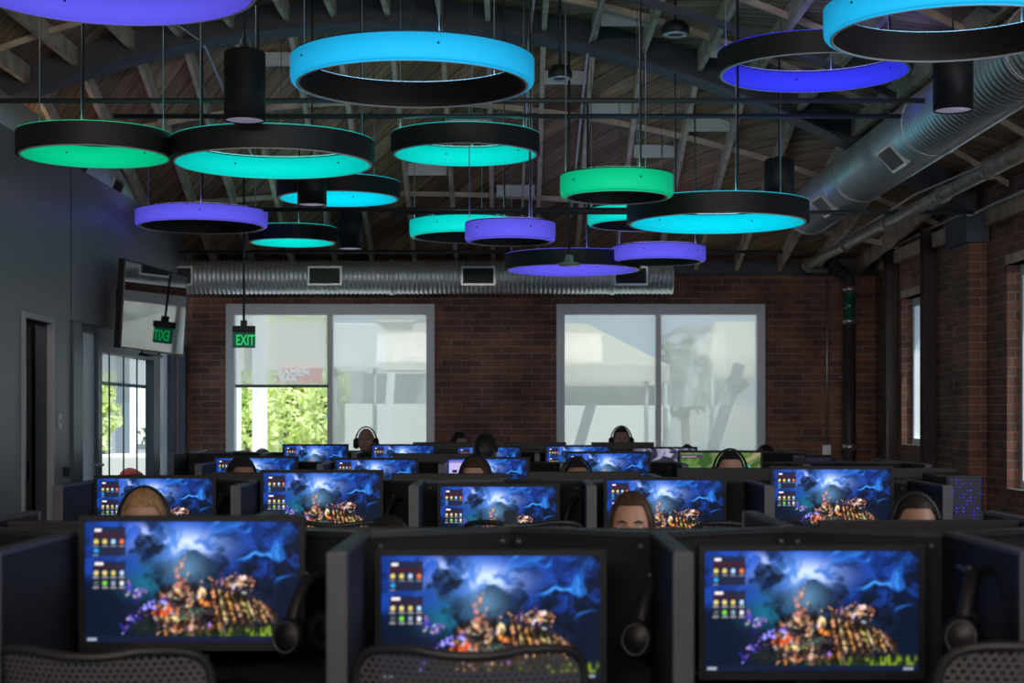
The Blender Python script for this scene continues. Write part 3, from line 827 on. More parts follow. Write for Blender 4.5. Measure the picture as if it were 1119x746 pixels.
# television on the left wall
tvh = 0.71; tvw = 1.62
tv = empty('television', (-3.10, 12.86, pzz(380, 12.86)))
tv.rotation_euler = (0, 0, math.radians(-6.0))
tag(tv, 'large switched-off television mounted high on the grey wall, reflecting the window', 'television')
def tilted(o):
    o.rotation_euler = (0, math.radians(3.5), 0); return o
tilted(MB().box(-0.06, -0.004, 0, tvw, 0, tvh, 0.008).build('casing', M['black'], tv))
tilted(MB().box(-0.004, 0.0, 0.012, tvw-0.012, 0.014, tvh-0.012).build('screen', M['tvglass'], tv))
tilted(MB().tube([(-0.03, 0.55, -0.03), (-0.02, 1.1, -0.03)], 0.012, 8).tube([(-0.03, 0.6, -0.03), (-0.03, 0.6, 0.01)], 0.008, 8).tube([(-0.03, 1.05, -0.03), (-0.03, 1.05, 0.01)], 0.008, 8).build('soundbar', M['black'], tv))
MB().box(-0.16, -0.03, 0.55, 0.75, 0.25, 0.45).box(-0.20, -0.15, 0.45, 0.85, 0.2, 0.5).build('wall_mount', M['black'], tv)

# ------------------------------------------------------------------ the picture on the screens
def vnoise(x, y, seed):
    r = np.random.RandomState(seed).rand(64, 64)
    xi = np.floor(x).astype(int); yi = np.floor(y).astype(int); fx = x-xi; fy = y-yi
    fx = fx*fx*(3-2*fx); fy = fy*fy*(3-2*fy)
    a = r[yi % 64, xi % 64]; b = r[yi % 64, (xi+1) % 64]; c = r[(yi+1) % 64, xi % 64]; d = r[(yi+1) % 64, (xi+1) % 64]
    return (a*(1-fx)+b*fx)*(1-fy)+(c*(1-fx)+d*fx)*fy
def fbm(x, y, seed, o=4):
    v = 0; a = 0.5; t = 0
    for i in range(o): v = v+a*vnoise(x*2**i+7*i, y*2**i+3*i, seed+i); t += a; a *= 0.55
    return v/t
NX, NY = 230, 129
def sm(a, b, x): t = np.clip((x-a)/(b-a), 0, 1); return t*t*(3-2*t)
def paint(variant):
    U, V = np.meshgrid(np.linspace(0, 1, NX+1), np.linspace(0, 1, NY+1))
    A = U*1.78
    wx = fbm(A*3, V*3, 11)-0.5; wy = fbm(A*3, V*3, 31)-0.5
    n = fbm(A*3.2+wx*3.0, V*3.2+wy*3.0, 5); n2 = fbm(A*6+wy*2, V*6+wx*2, 71)
    img = np.zeros(U.shape+(3,))
    def mixc(mask, col):
        nonlocal img
        mk = np.clip(mask, 0, 1)[..., None]; img = img*(1-mk)+np.array(col)*mk
    img[:] = (0.004, 0.013, 0.038)
    mixc(sm(0.40, 0.66, n)*sm(0.30, 0.85, V)*(1-sm(0.80, 1.0, U)*0.5)*0.75, (0.008, 0.055, 0.33))
    mixc(np.exp(-((U-0.36)/0.26)**2-((V-0.92)/0.22)**2)*sm(0.32, 0.6, n)*0.95, (0.02, 0.15, 0.72))
    mixc(np.exp(-((U-0.28)/0.10)**2-((V-0.52)/0.16)**2)*0.6*sm(0.35, 0.6, n2), (0.02, 0.26, 0.40))
    mixc(sm(0.5, 0.6, V)*sm(0.52, 0.66, n2)*0.6, (0.02, 0.10, 0.50))
    # storm light
    cl = np.exp(-((U-0.43)/0.17)**2-((V-0.82)/0.15)**2)
    mixc(cl*sm(0.30, 0.58, n2)*0.95, (0.12, 0.30, 0.78))
    mixc(np.exp(-((U-0.44)/0.15)**2-((V-0.80)/0.10)**2)*sm(0.42, 0.60, n)*1.5, (0.62, 0.74, 1.0))
    mixc(np.exp(-((U-0.28)/0.06)**2-((V-0.90)/0.07)**2)*sm(0.45, 0.6, n2)*1.3, (0.40, 0.50, 0.95))
    mixc(np.exp(-((U-0.47)/0.09)**2-((V-0.62)/0.14)**2)*0.6, (0.20, 0.40, 0.62))
    # broad bright streaks blowing to the upper right
    st = fbm((A*0.9+V*0.6)*2.2+wx*1.2, (V*1.0-A*0.60)*7+wy*3, 91, 4)
    mixc(sm(0.56, 0.72, st)*sm(0.52, 0.64, U)*sm(0.42, 0.62, V)*(1-sm(0.93, 1.0, U))*0.8, (0.02, 0.17, 0.62))
    mixc(sm(0.64, 0.76, st)*sm(0.52, 0.64, U)*sm(0.48, 0.62, V)*(1-sm(0.90, 0.97, U))*0.8, (0.10, 0.42, 0.95))
    # meadow
    gr = (1-sm(0.09, 0.18, V+0.05*(n2-0.5)*2))*sm(0.30, 0.5, U)*(1-sm(0.93, 1.0, U)*0.6)
    gv = vnoise(A*60, V*18, 3)
    mixc(gr*0.9, (0.02, 0.04, 0.012)); mixc(gr*sm(0.45, 0.95, gv)*sm(0.5, 0.7, U)*0.9, (0.36, 0.46, 0.05)); mixc(gr*sm(0.55, 0.95, gv)*0.4, (0.12, 0.22, 0.04))
    # heap of warm lit rocks and leaning stone slabs, painted stroke by stroke
    r = random.Random(17)
    WX = (fbm(A*26, V*26, 141, 3)-0.5)*0.055; WY = (fbm(A*26, V*26, 151, 3)-0.5)*0.055
    def stroke(u, v, ru, rv, ang, col, op=0.9):
        du = (U-u)*1.78; dv = V-v; ca, sa = math.cos(ang), math.sin(ang)
        du = du+WX; dv = dv+WY
        p = (du*ca+dv*sa)/ru; q = (-du*sa+dv*ca)/rv
        mixc((1-sm(0.4, 1.2, p*p+q*q+0.9*(n2-0.5)))*op, [c*(0.75+0.5*r.random()) for c in col])
    stroke(0.47, 0.29, 0.24, 0.20, 0, (0.05, 0.035, 0.04), 0.85); stroke(0.70, 0.28, 0.24, 0.20, -0.25, (0.045, 0.022, 0.018), 0.92)
    stroke(0.25, 0.20, 0.16, 0.12, 0, (0.012, 0.018, 0.07), 0.8)
    warm = [(0.50, 0.20, 0.06), (0.42, 0.22, 0.11), (0.26, 0.11, 0.05), (0.72, 0.48, 0.30), (0.06, 0.03, 0.03), (0.62, 0.24, 0.06), (0.14, 0.08, 0.07), (0.45, 0.30, 0.22), (0.03, 0.03, 0.05), (0.55, 0.42, 0.34)]
    for i in range(190):
        u = r.gauss(0.46, 0.085); v = r.uniform(0.08, 0.52-abs(u-0.46)*1.1)
        stroke(u, v, r.uniform(0.012, 0.055), r.uniform(0.008, 0.026), r.uniform(0, 3), r.choice(warm+[(0.03, 0.02, 0.03), (0.05, 0.03, 0.025), (0.10, 0.06, 0.05)]), 0.85)
    for i in range(30): stroke(0.455+r.gauss(0, 0.016), 0.42+i*0.0095, r.uniform(0.010, 0.030)*(1.25-i/32), 0.015, r.uniform(-0.5, 0.5), r.choice([(0.42, 0.20, 0.15), (0.25, 0.11, 0.10), (0.6, 0.36, 0.28), (0.12, 0.07, 0.08)]), 0.85)
    for i in range(20):   # leaning slabs on the right
        u = 0.61+i*0.014; v = 0.31-0.003*i
        stroke(u, v, 0.012, 0.17-0.003*i, 0.20+0.02*i, [(0.50, 0.28, 0.13), (0.06, 0.03, 0.02), (0.62, 0.42, 0.24), (0.20, 0.09, 0.05), (0.04, 0.022, 0.02)][i % 5], 0.92)
    for i in range(60): stroke(0.71+r.gauss(0, 0.055), 0.50+r.gauss(0, 0.035), r.uniform(0.008, 0.030), r.uniform(0.006, 0.018), r.uniform(0, 3), r.choice([(0.75, 0.45, 0.28), (0.80, 0.66, 0.68), (0.35, 0.16, 0.12), (0.5, 0.25, 0.3), (0.08, 0.045, 0.07), (0.25, 0.12, 0.16)]), 0.85)
    stroke(0.735, 0.525, 0.026, 0.022, 0, (1.0, 0.84, 0.78), 0.9)
    for i in range(60):   # violet crystals on the left
        t_ = i/60; u = 0.17+0.22*t_+r.gauss(0, 0.010); v = 0.10+0.25*math.sin(t_*1.7)+r.gauss(0, 0.016)
        stroke(u, v, r.uniform(0.008, 0.024), r.uniform(0.006, 0.016), r.uniform(0, 3), r.choice([(0.05, 0.05, 0.45), (0.25, 0.25, 0.80), (0.12, 0.07, 0.38), (0.42, 0.40, 0.85), (0.02, 0.02, 0.15)]), 0.85)
    for i in range(34): stroke(0.235+r.gauss(0, 0.028), 0.40+r.gauss(0, 0.05), 0.018, 0.014, r.uniform(0, 3), r.choice([(0.35, 0.18, 0.5), (0.10, 0.08, 0.5), (0.6, 0.5, 0.75), (0.03, 0.02, 0.15)]), 0.8)
    stroke(0.28, 0.12, 0.14, 0.075, 0, (0.015, 0.03, 0.022), 0.88)
    for i in range(18): stroke(0.37+r.gauss(0, 0.03), 0.25+r.gauss(0, 0.022), 0.022, 0.014, r.uniform(0, 3), r.choice([(0.62, 0.13, 0.03), (0.35, 0.06, 0.02)]), 0.8)
    for i in range(16): stroke(0.50+r.gauss(0, 0.03), 0.24+r.gauss(0, 0.02), 0.024, 0.011, r.uniform(0, 1), r.choice([(0.02, 0.12, 0.08), (0.05, 0.22, 0.10), (0.02, 0.03, 0.03)]), 0.8)
    n3 = fbm(A*34+wx*9, V*30+wy*9, 211, 3)
    clm = np.clip(np.exp(-((U-0.46)/0.17)**4-((V-0.28)/0.24)**4)+np.exp(-((U-0.73)/0.16)**4-((V-0.32)/0.24)**4), 0, 1)[..., None]
    img = img*(1-clm)+img*clm*(0.22+1.35*sm(0.36, 0.66, n3))[..., None]
    stroke(0.58, 0.145, 0.020, 0.024, 0, (0.40, 0.25, 0.82), 0.85); stroke(0.515, 0.38, 0.016, 0.014, 0, (0.06, 0.2, 0.8), 0.8)
    def rect(u0, u1, v0, v1, col, op=1.0): mixc(((U >= u0) & (U <= u1) & (V >= v0) & (V <= v1))*op, col)
    rect(0, 1, 0, 0.048, (0.010, 0.018, 0.055)); rect(0.01, 0.055, 0.012, 0.034, (0.45, 0.5, 0.6), 0.8); rect(0.93, 0.975, 0.012, 0.034, (0.4, 0.45, 0.5), 0.7)
    # desktop icon panels
    rect(0.035, 0.19, 0.72, 0.955, (0.020, 0.026, 0.045), 0.9); rect(0.035, 0.19, 0.875, 0.905, (0.10, 0.012, 0.02), 0.7); rect(0.035, 0.19, 0.44, 0.67, (0.020, 0.026, 0.045), 0.85); rect(0.035, 0.19, 0.615, 0.635, (0.10, 0.012, 0.02), 0.7)
    rect(0.045, 0.075, 0.918, 0.940, (0.85, 0.8, 0.85)); rect(0.045, 0.085, 0.640, 0.664, (0.85, 0.8, 0.85))
    ic = [((0.052, 0.835), (0.75, 0.62, 0.18)), ((0.092, 0.835), (0.75, 0.62, 0.18)), ((0.132, 0.835), (0.45, 0.65, 0.9)), ((0.172, 0.835), (0.8, 0.22, 0.05)), ((0.052, 0.76), (0.03, 0.35, 0.75)),
          ((0.052, 0.575), (0.75, 0.62, 0.25)), ((0.092, 0.575), (0.8, 0.65, 0.25)), ((0.132, 0.575), (0.7, 0.6, 0.15)), ((0.172, 0.575), (0.45, 0.65, 0.85)),
          ((0.052, 0.49), (0.12, 0.14, 0.16)), ((0.092, 0.49), (0.22, 0.65, 0.12)), ((0.132, 0.49), (0.30, 0.36, 0.5)), ((0.172, 0.49), (0.75, 0.72, 0.85))]
    for (u, v), c in ic:
        mixc((1-sm(0.6, 1.1, ((U-u)/0.011)**2+((V-v)/0.022)**2)), c)
        rect(u-0.013, u+0.013, v-0.042, v-0.032, (0.45, 0.45, 0.5), 0.7)
    if variant == 1:   # pale document window at the left
        rect(0.02, 0.40, 0.15, 0.97, (0.50, 0.46, 0.72)); rect(0.02, 0.40, 0.92, 0.97, (0.25, 0.2, 0.5)); rect(0.06, 0.12, 0.70, 0.76, (0.03, 0.02, 0.08))
        for i in range(6): rect(0.16, 0.36, 0.78-0.1*i, 0.80-0.1*i, (0.25, 0.22, 0.4))
        rect(0.45, 0.95, 0.40, 0.42, (0.5, 0.6, 0.8)); rect(0.5, 0.9, 0.2, 0.23, (0.5, 0.6, 0.8))
    if variant == 2:   # green map seen from above
        img[:] = (0.05, 0.11, 0.03); mixc(sm(0.45, 0.6, n), (0.10, 0.22, 0.05)); mixc(sm(0.5, 0.62, n2)*0.6, (0.22, 0.26, 0.12))
        pathm = 1-sm(0.03, 0.07, np.abs(V-0.2-U*0.75+wx*0.3)); mixc(pathm, (0.30, 0.27, 0.15))
        stroke(0.83, 0.62, 0.10, 0.14, 0, (0.06, 0.38, 0.34), 0.8); stroke(0.1, 0.5, 0.1, 0.06, 0.5, (0.5, 0.38, 0.12), 0.8); stroke(0.18, 0.3, 0.1, 0.05, -0.6, (0.6, 0.62, 0.5), 0.8)
        rect(0.0, 0.28, 0.88, 0.96, (0.08, 0.06, 0.10)); rect(0.02, 0.2, 0.9, 0.93, (0.5, 0.4, 0.4), 0.7); rect(0.3, 0.7, 0.0, 0.12, (0.04, 0.05, 0.06)); rect(0.82, 1.0, 0, 0.3, (0.02, 0.05, 0.04))
    if variant == 3:   # dim grey snow scene
        img[:] = (0.03, 0.035, 0.06); mixc(sm(0.45, 0.62, n2), (0.22, 0.22, 0.32)); mixc(sm(0.5, 0.6, n)*0.7, (0.08, 0.08, 0.14)); mixc(np.exp(-((U-0.6)/0.2)**2)*sm(0.5, 0.7, n2), (0.4, 0.38, 0.5))
    return np.clip(img**1.18*1.12, 0, 1.0)
SW, SH = 0.532, 0.299
def screen_mesh(variant):
    me = bpy.data.meshes.new('screen')
    xs_ = np.linspace(-SW/2, SW/2, NX+1); zs_ = np.linspace(-SH/2, SH/2, NY+1)
    X, Z = np.meshgrid(xs_, zs_)
    co = np.stack([X.ravel(), np.zeros(X.size), Z.ravel()], 1)
    idx = np.arange((NX+1)*(NY+1)).reshape(NY+1, NX+1)
    q = np.stack([idx[:-1, :-1].ravel(), idx[:-1, 1:].ravel(), idx[1:, 1:].ravel(), idx[1:, :-1].ravel()], 1)
    me.vertices.add(len(co)); me.vertices.foreach_set('co', co.ravel())
    me.loops.add(q.size); me.loops.foreach_set('vertex_index', q.ravel().astype(np.int32))
    me.polygons.add(len(q)); me.polygons.foreach_set('loop_start', np.arange(0, q.size, 4, dtype=np.int32))
    me.update(calc_edges=True)
    ca = me.color_attributes.new('picture', 'FLOAT_COLOR', 'POINT')
    im = paint(variant).reshape(-1, 3)
    ca.data.foreach_set('color', np.concatenate([im, np.ones((len(im), 1))], 1).astype(np.float32).ravel())
    me.materials.append(SCREEN_MAT)
    return me
SCREEN_MAT = vc_emit('lit_screen', 1.15)
SCREENS = [screen_mesh(i) for i in range(4)]

def make_monitor():
    """origin: centre of the stand foot on the worktop, screen facing -Y, bottom of bezel at local z 0.105"""
    root = empty('monitor', (0, 0, 0))
    w, h, zb = 0.562, 0.335, 0.105
    m = MB()
    m.box(-w/2, w/2, -0.012, 0.018, zb, zb+h, 0.005)
    m.box(-0.18, 0.18, 0.017, 0.04, zb+0.06, zb+0.27, 0.008)
    m.build('casing', M['black'], root)
    bz = MB()
    t = 0.0145; bt = 0.021
    bz.box(-w/2, -w/2+t, -0.017, -0.011, zb, zb+h); bz.box(w/2-t, w/2, -0.017, -0.011, zb, zb+h)
    bz.box(-w/2+t, w/2-t, -0.017, -0.011, zb+h-0.0145, zb+h); bz.box(-w/2+t, w/2-t, -0.017, -0.011, zb, zb+bt)
    bz.build('bezel', M['charcoal'], root)
    s = bpy.data.objects.new('screen', SCREENS[0]); COL.objects.link(s); s.parent = root
    s.location = (0, -0.0135, zb+bt+SH/2)
    st = MB().box(-0.035, 0.035, 0.03, 0.05, 0.008, zb+0.16, 0.006)
    st.build('neck', M['black'], root)
    MB().box(-0.12, 0.12, -0.07, 0.085, 0, 0.012, 0.005).build('foot', M['black'], root)
    return root
DESK = 0.735
monitor0 = make_monitor(); mon_used = [False]
def place_monitor(x, y, topz, label, group, variant=0, rz=0.0):
    o = monitor0 if not mon_used[0] else copy_tree(monitor0); mon_used[0] = True
    o.location = (x, y, DESK); o.rotation_euler = (0, 0, rz)
    dz = topz-DESK-0.44     # height adjustment of the stand
    for c in o.children:
        n = c.name.split('.')[0]
        if n == 'screen': c.data = SCREENS[variant]; c.location.z = 0.105+0.021+SH/2+dz
        elif n in ('casing', 'bezel'): c.location.z = dz
    tag(o, label, 'monitor', group)
    return o

# ------------------------------------------------------------------ workstation benches
ZP = 1.133
def bench(yv, yj, x0, s, ilo, ihi, label, near=0.66, ends=(True, True)):
    """zig-zag privacy panels: vertex (far) yv behind each near-side seat, junctions yj between; dividers both sides"""
    root = empty('workstation_bench', (x0, yj, 0)); tag(root, label, 'workstation', 'rows of dark partitioned gaming desks')
    th = 0.028
    vy = yv-yj
    xl = (ilo-0.5)*s; xr = (ihi+0.5)*s
    def panel(p0, p1):
        p0 = Vector((*p0, 0)); p1 = Vector((*p1, 0)); n = (p1-p0).normalized().cross(Vector((0, 0, 1)))
        m = MB(); mid0 = (ZP+0.02)/2
        m.beam((p0.x, p0.y, mid0), (p1.x, p1.y, mid0), th, ZP-0.02)
        o = m.build('screen_panel', M['charcoal2'], root)
        c = MB().beam((p0.x, p0.y, ZP-0.004), (p1.x, p1.y, ZP-0.004), th+0.012, 0.014)
        c.build('top_rail', M['capstrip'], o)
        for t in (0.08, 0.92):
            b = MB()
            q = p0.lerp(p1, t)-n*(-th/2-0.002)
            b.lathe([(0.001, -0.004), (0.008, -0.004), (0.008, 0.002), (0.001, 0.002)], c=(q.x, q.y-0.0, ZP-0.035), seg=12, closed=False, axis='Y')
            b.build('bolt', M['alu'], o)
    def divider(x, ya, yb):
        o = MB().box(x-0.016, x+0.016, ya+0.012, yb, 0.02, ZP).build('divider', M['charcoal2'], root)
        e = ya if abs(ya) > abs(yb) else yb
        MB().box(x-0.022, x+0.022, ya, ya+0.014, 0.02, ZP+0.004, 0.002).build('end_cap', M['alu'], o)
        MB().box(x-0.018, x+0.018, ya+0.012, yb, ZP-0.004, ZP+0.006).build('top_rail', M['alu'], o)
    def fdivider(x, ya, yb):
        o = MB().box(x-0.016, x+0.016, ya, yb-0.012, 0.02, ZP).build('divider', M['charcoal2'], root)
        MB().box(x-0.022, x+0.022, yb-0.014, yb, 0.02, ZP+0.004, 0.002).build('end_cap', M['alu'], o)
        MB().box(x-0.018, x+0.018, ya, yb-0.012, ZP-0.004, ZP+0.006).build('top_rail', M['alu'], o)
    for i in range(ilo, ihi+1):
        c = i*s
        panel((c-s/2, 0), (c, vy)); panel((c, vy), (c+s/2, 0))
        divider(c-s/2, -near, -0.015)
        fdivider(c, vy+0.015, vy+0.70)
    divider(xr, -near, -0.015)
    fdivider(xl, 0.015, vy+0.70); fdivider(xr, 0.015, vy+0.70)
    # worktops and their legs
    pts_n = [(xl, -near+0.09)]+[(xr, -near+0.09)]
    edge = []
    for i in range(ilo, ihi+1): edge += [(i*s-s/2, -0.016), (i*s, vy-0.018)]
    edge.append((xr, -0.016))
    def slab(front, back, name):
        vs = [(x, y, z) for z in (DESK-0.03, DESK) for (x, y) in front+back[::-1]]
        n = len(front)+len(back)
        # strips between matched front and back points
        m = MB()
        for z in (DESK-0.03, DESK):
            m.grid([[(*a, z) for a in front], [(*b, z) for b in back]], smooth=False)
        for line in (front, back):
            m.grid([[(*a, DESK-0.03) for a in line], [(*a, DESK) for a in line]], smooth=False)
        for q in (0, -1):
            m.grid([[(*front[q], DESK-0.03), (*front[q], DESK)], [(*back[q], DESK-0.03), (*back[q], DESK)]], smooth=False)
        m.build(name, M['charcoal'], root)
    fr = [(x, -near+0.09) for x, _ in edge]; slab(fr, edge, 'worktop')
    edge2 = [(x, y+0.034) for x, y in edge]; bk = [(x, vy+0.68) for x, _ in edge]; slab(edge2, bk, 'worktop')
    return root
ROWS = [ # vertex depth, junction depth, x0, spacing, ilo, ihi
    (4.31, 4.10, -0.004, 0.735, -2, 2), (7.72, 7.56, -0.04, 0.757, -2, 2), (11.02, 10.86, -0.06, 0.765, -2, 3), (14.22, 14.06, -0.17, 0.755, -3, 3)]
LAB = ['dark partitioned desk row in the foreground, nearest the camera', 'dark partitioned desk row, second from the camera', 'dark partitioned desk row, third from the camera', 'dark partitioned desk row, the farthest one below the windows']
for rw, lb in zip(ROWS, LAB): bench(*rw, lb)

# monitors -----------------------------------------------------------
G = ['monitors on the foreground desks', 'monitors on the second desk row', 'monitors on the third desk row', 'monitors on the farthest desk row']
def mon(pl, pr_, ytop, d, label, g, variant=0):
    x = pxx((pl+pr_)/2, d)
    place_monitor(x, d, pzz(ytop, d), label, G[g], variant)
mon(88, 334, 563, 4.05, 'large sharp monitor with blue storm wallpaper, left of the three in the foreground', 0)
mon(411, 662, 600, 3.96, 'foreground monitor with blue storm wallpaper partly behind the middle mesh chair', 0)
mon(764, 1008, 595, 4.055, 'foreground monitor with blue storm wallpaper at the right, its whole picture in view', 0)
mon(104, 236, 519, 7.46, 'monitor with blue wallpaper behind the blond person in the second row', 1)
mon(285, 419, 513, 7.42, 'second-row monitor directly right of the blond person, wallpaper fully in view', 1)
mon(478, 612, 528, 7.46, 'second-row monitor in the middle of the room, framed by two pale partition ends', 1)
mon(660, 793, 521, 7.44, 'second-row monitor behind the woman with long brown hair', 1)
mon(841, 976, 509, 7.40, 'second-row monitor left of the man at the right end, standing tallest in its row', 1)
mon(233, 327, 498, 10.75, 'third-row monitor at the left end beside the dark-haired head', 2)
mon(366, 457, 500, 10.75, 'third-row monitor showing blue wallpaper below the bald man', 2)
mon(487, 579, 499, 10.75, 'third-row monitor showing a pale document window', 2, 1)
mon(618, 711, 493, 10.72, 'third-row monitor showing blue wallpaper left of the game map screen', 2)
mon(741, 833, 492, 10.75, 'third-row monitor showing a green game map', 2, 2)
mon(309, 381, 485, 13.85, 'farthest-row monitor at the left, in front of the left window', 3)
mon(406, 476, 485, 13.85, 'farthest-row monitor right of the bald man', 3)
mon(499, 570, 487, 13.88, 'farthest-row monitor beside the round dark head before the brick pier', 3)
mon(596, 667, 486, 13.85, 'farthest-row monitor below the man before the right window', 3)
mon(690, 762, 488, 13.85, 'farthest-row monitor with a dim grey snow picture', 3, 3)
# monitors of the people who face the camera: their dark backs show over the partition
def back_mon(pl, pr_, ytop, d, label):
    o = place_monitor(pxx((pl+pr_)/2, d), d, pzz(ytop, d), label, 'monitors turned away from the camera', 0, PI); return o
back_mon(454, 517, 483, 14.52, 'dark back of a monitor below the tilted headset at the brick pier')
back_mon(549, 620, 483, 14.55, 'dark back of a monitor before the brick pier, right of the round head')
back_mon(645, 716, 483, 14.55, 'dark back of the monitor of the man before the right window')
back_mon(377, 407, 492, 14.5, 'dark back of the monitor under the bald man') 

for k_, (pc, yt, lb) in enumerate(((118, 569, 'dark monitor back left of the large sharp foreground monitor, facing the blond person'), (415, 576, 'dark monitor back facing the slouching person in the front row'),
        (703, 577, 'dark monitor back facing the woman with long hair'), (1003, 568, 'dark monitor back facing the man at the right end of the front row'))):
    back_mon(pc-109, pc+109, yt, 4.58, lb)
for pc, yt, lb in ((292, 516, 'dark monitor back in the second row below the dark-haired head at the left'), (490, 517, 'dark monitor back below the brown-haired person with headset'),
        (638, 515, 'dark monitor back below the person left of the game map'), (802, 511, 'dark monitor back below the person before the game map'), (984, 511, 'dark monitor back at the right end of the second row')):
    back_mon(pc-62, pc+62, yt, 8.02, lb)
back_mon(429, 517, 495, 11.4, 'dark monitor back in the third row below the round black head')
# keyboards
def keyboard(x, y, rz, label):
    root = empty('keyboard', (x, y, DESK), rz); tag(root, label, 'keyboard', 'keyboards on the foreground desks')
    MB().box(-0.22, 0.22, -0.07, 0.07, 0, 0.018, 0.004).build('case', M['black'], root)
    m = MB()
    for r_ in range(5):
        for c in range(15): m.box(-0.21+c*0.028, -0.187+c*0.028, -0.06+r_*0.024, -0.04+r_*0.024, 0.018, 0.026)
    m.build('keys', M['charcoal'], root)

# computer towers --------------------------------------------------------
def tower(x, y, zt_, w, label):
    root = empty('computer_tower', (x, y, DESK)); tag(root, label, 'computer', 'computer towers with blue lights')
    h = zt_-DESK
    MB().box(-w/2, w/2, -0.02, 0.42, 0.01, h, 0.008).build('case', M['black'], root)
    MB().box(-w/2+0.01, w/2-0.01, -0.03, -0.018, 0.02, h-0.012, 0.004).build('front_grille', M['leds'], root)['label'] = 'mesh front with glowing blue dots'
    MB().box(-w/2+0.02, -w/2+0.05, 0.0, 0.4, 0, 0.012).box(w/2-0.05, w/2-0.02, 0.0, 0.4, 0, 0.012).build('foot', M['rubber'], root)
    return root
def shelf_end(x, y, w, d_, label):
    root = empty('side_table', (x, y, 0)); tag(root, label, 'side table', 'small tables beside the desk rows')
    MB().box(-w/2, w/2, -0.05, d_, DESK-0.03, DESK, 0.003).build('tabletop', M['charcoal'], root)
    for sx in (-1, 1):
        for yy in (0.0, d_-0.05): MB().tube([(sx*(w/2-0.03), yy, 0), (sx*(w/2-0.03), yy, DESK-0.03)], 0.014, 10).build('leg', M['blackmatte'], root)
xt = pxx(1053, 7.45)
shelf_end(xt+0.06, 7.40, 0.30, 0.55, 'small dark table at the right end of the second desk row')
tower(xt, 7.45, pzz(519, 7.45), 0.17, 'black computer tower with blue dots at the right end of the second row')
xt = pxx(885, 11.6)
tower(xt, 11.3, pzz(498, 11.3), 0.20, 'black computer tower with blue dots beyond the tallest second-row monitor')
shelf = None

# headsets ---------------------------------------------------------------
def make_headset():
    """worn pose: origin at the middle between the ears, headband up, cups at +-x, microphone towards -y"""
    root = empty('headset', (0, 0, 0))
    pts = [(0.090*math.sin(a), 0.0, 0.0+0.133*math.cos(a)) for a in [(-100+200*i/24)*PI/180 for i in range(25)]]
    P = []
    for p in pts:
        n = Vector((p[0]/0.090, 0, p[2]/0.133)).normalized()
        c = Vector(p)
        P.append([c+Vector((0, -0.016, 0))+n*0.0, c+Vector((0, -0.012, 0))+n*0.011, c+Vector((0, 0.012, 0))+n*0.011, c+Vector((0, 0.016, 0)), c+Vector((0, -0.016, 0))])
    MB().grid(P).build('headband', M['charcoal'], root)
    for s in (-1, 1):
        cup = MB().lathe([(0.001, 0.034), (0.030, 0.032), (0.042, 0.022), (0.044, 0.004), (0.001, 0.004)], seg=28, closed=False, axis='X')
        cup.v = [(s*(0.078+x), y, z*1.15-0.01) for x, y, z in cup.v]
        c = cup.build('ear_cup', M['black'], root)
        q = MB().lathe([(0.022, 0.004), (0.040, 0.004), (0.043, -0.008), (0.030, -0.014), (0.020, -0.006)], seg=28, axis='X')
        q.v = [(s*(0.080+x), y, z*1.15-0.01) for x, y, z in q.v]
        q.build('cushion', M['rubber'], c)
        g = MB().lathe([(0.030, 0.030), (0.034, 0.030), (0.034, 0.034), (0.030, 0.034)], seg=28, axis='X')
        g.v = [(s*(0.079+x), y, z*1.15-0.01) for x, y, z in g.v]
        g.build('accent_ring', M['alu'], c)
    MB().tube([(0.10, -0.02, -0.03), (0.10, -0.06, -0.07), (0.07, -0.11, -0.085), (0.03, -0.125, -0.085)], [0.004, 0.004, 0.004, 0.007], 8).build('microphone', M['black'], root)
    return root
headset0 = make_headset(); hs_used = [False]
def place_headset(loc, rot, label, group, sc=1.0):
    o = headset0 if not hs_used[0] else copy_tree(headset0); hs_used[0] = True
    o.location = loc; o.rotation_euler = rot; o.scale = (sc,)*3
    tag(o, label, 'headset', group); return o
def hung(x_px, ytop, d, label, rz=1.2):
    p = px(x_px, ytop, d); place_headset((p.x, p.y, p.z-0.15), (0.12, 0.05, rz), label, 'headsets hung beside the monitors')
    hk = MB().tube([(p.x, p.y-0.03, p.z-0.006), (p.x, p.y, p.z-0.014), (p.x, p.y+0.07, p.z-0.012)], 0.006, 8).build('headset_hook', M['alu'])
    tag(hk, 'metal hook holding the '+label, 'hook', 'headset hooks on the partitions')
hung(336, 622, 4.02, 'black headset hanging right of the large sharp monitor in the foreground')
hung(709, 624, 4.00, 'black headset hanging between the middle and right foreground monitors')
hung(1056, 616, 3.72, 'black headset hanging at the right edge beside the right foreground monitor')
hung(241, 538, 7.55, 'headset hanging beside the blond person in the second row', 1.3)
hung(430, 540, 7.55, 'headset hanging left of the middle second-row monitor', 1.1)
hung(627, 540, 7.56, 'headset hanging right of the middle second-row monitor', 1.0)
hung(1038, 524, 7.50, 'headset with pale cups hanging before the blue-lit tower', 1.0)
hung(823, 536, 7.56, 'headset hanging left of the tallest second-row monitor', 1.2)

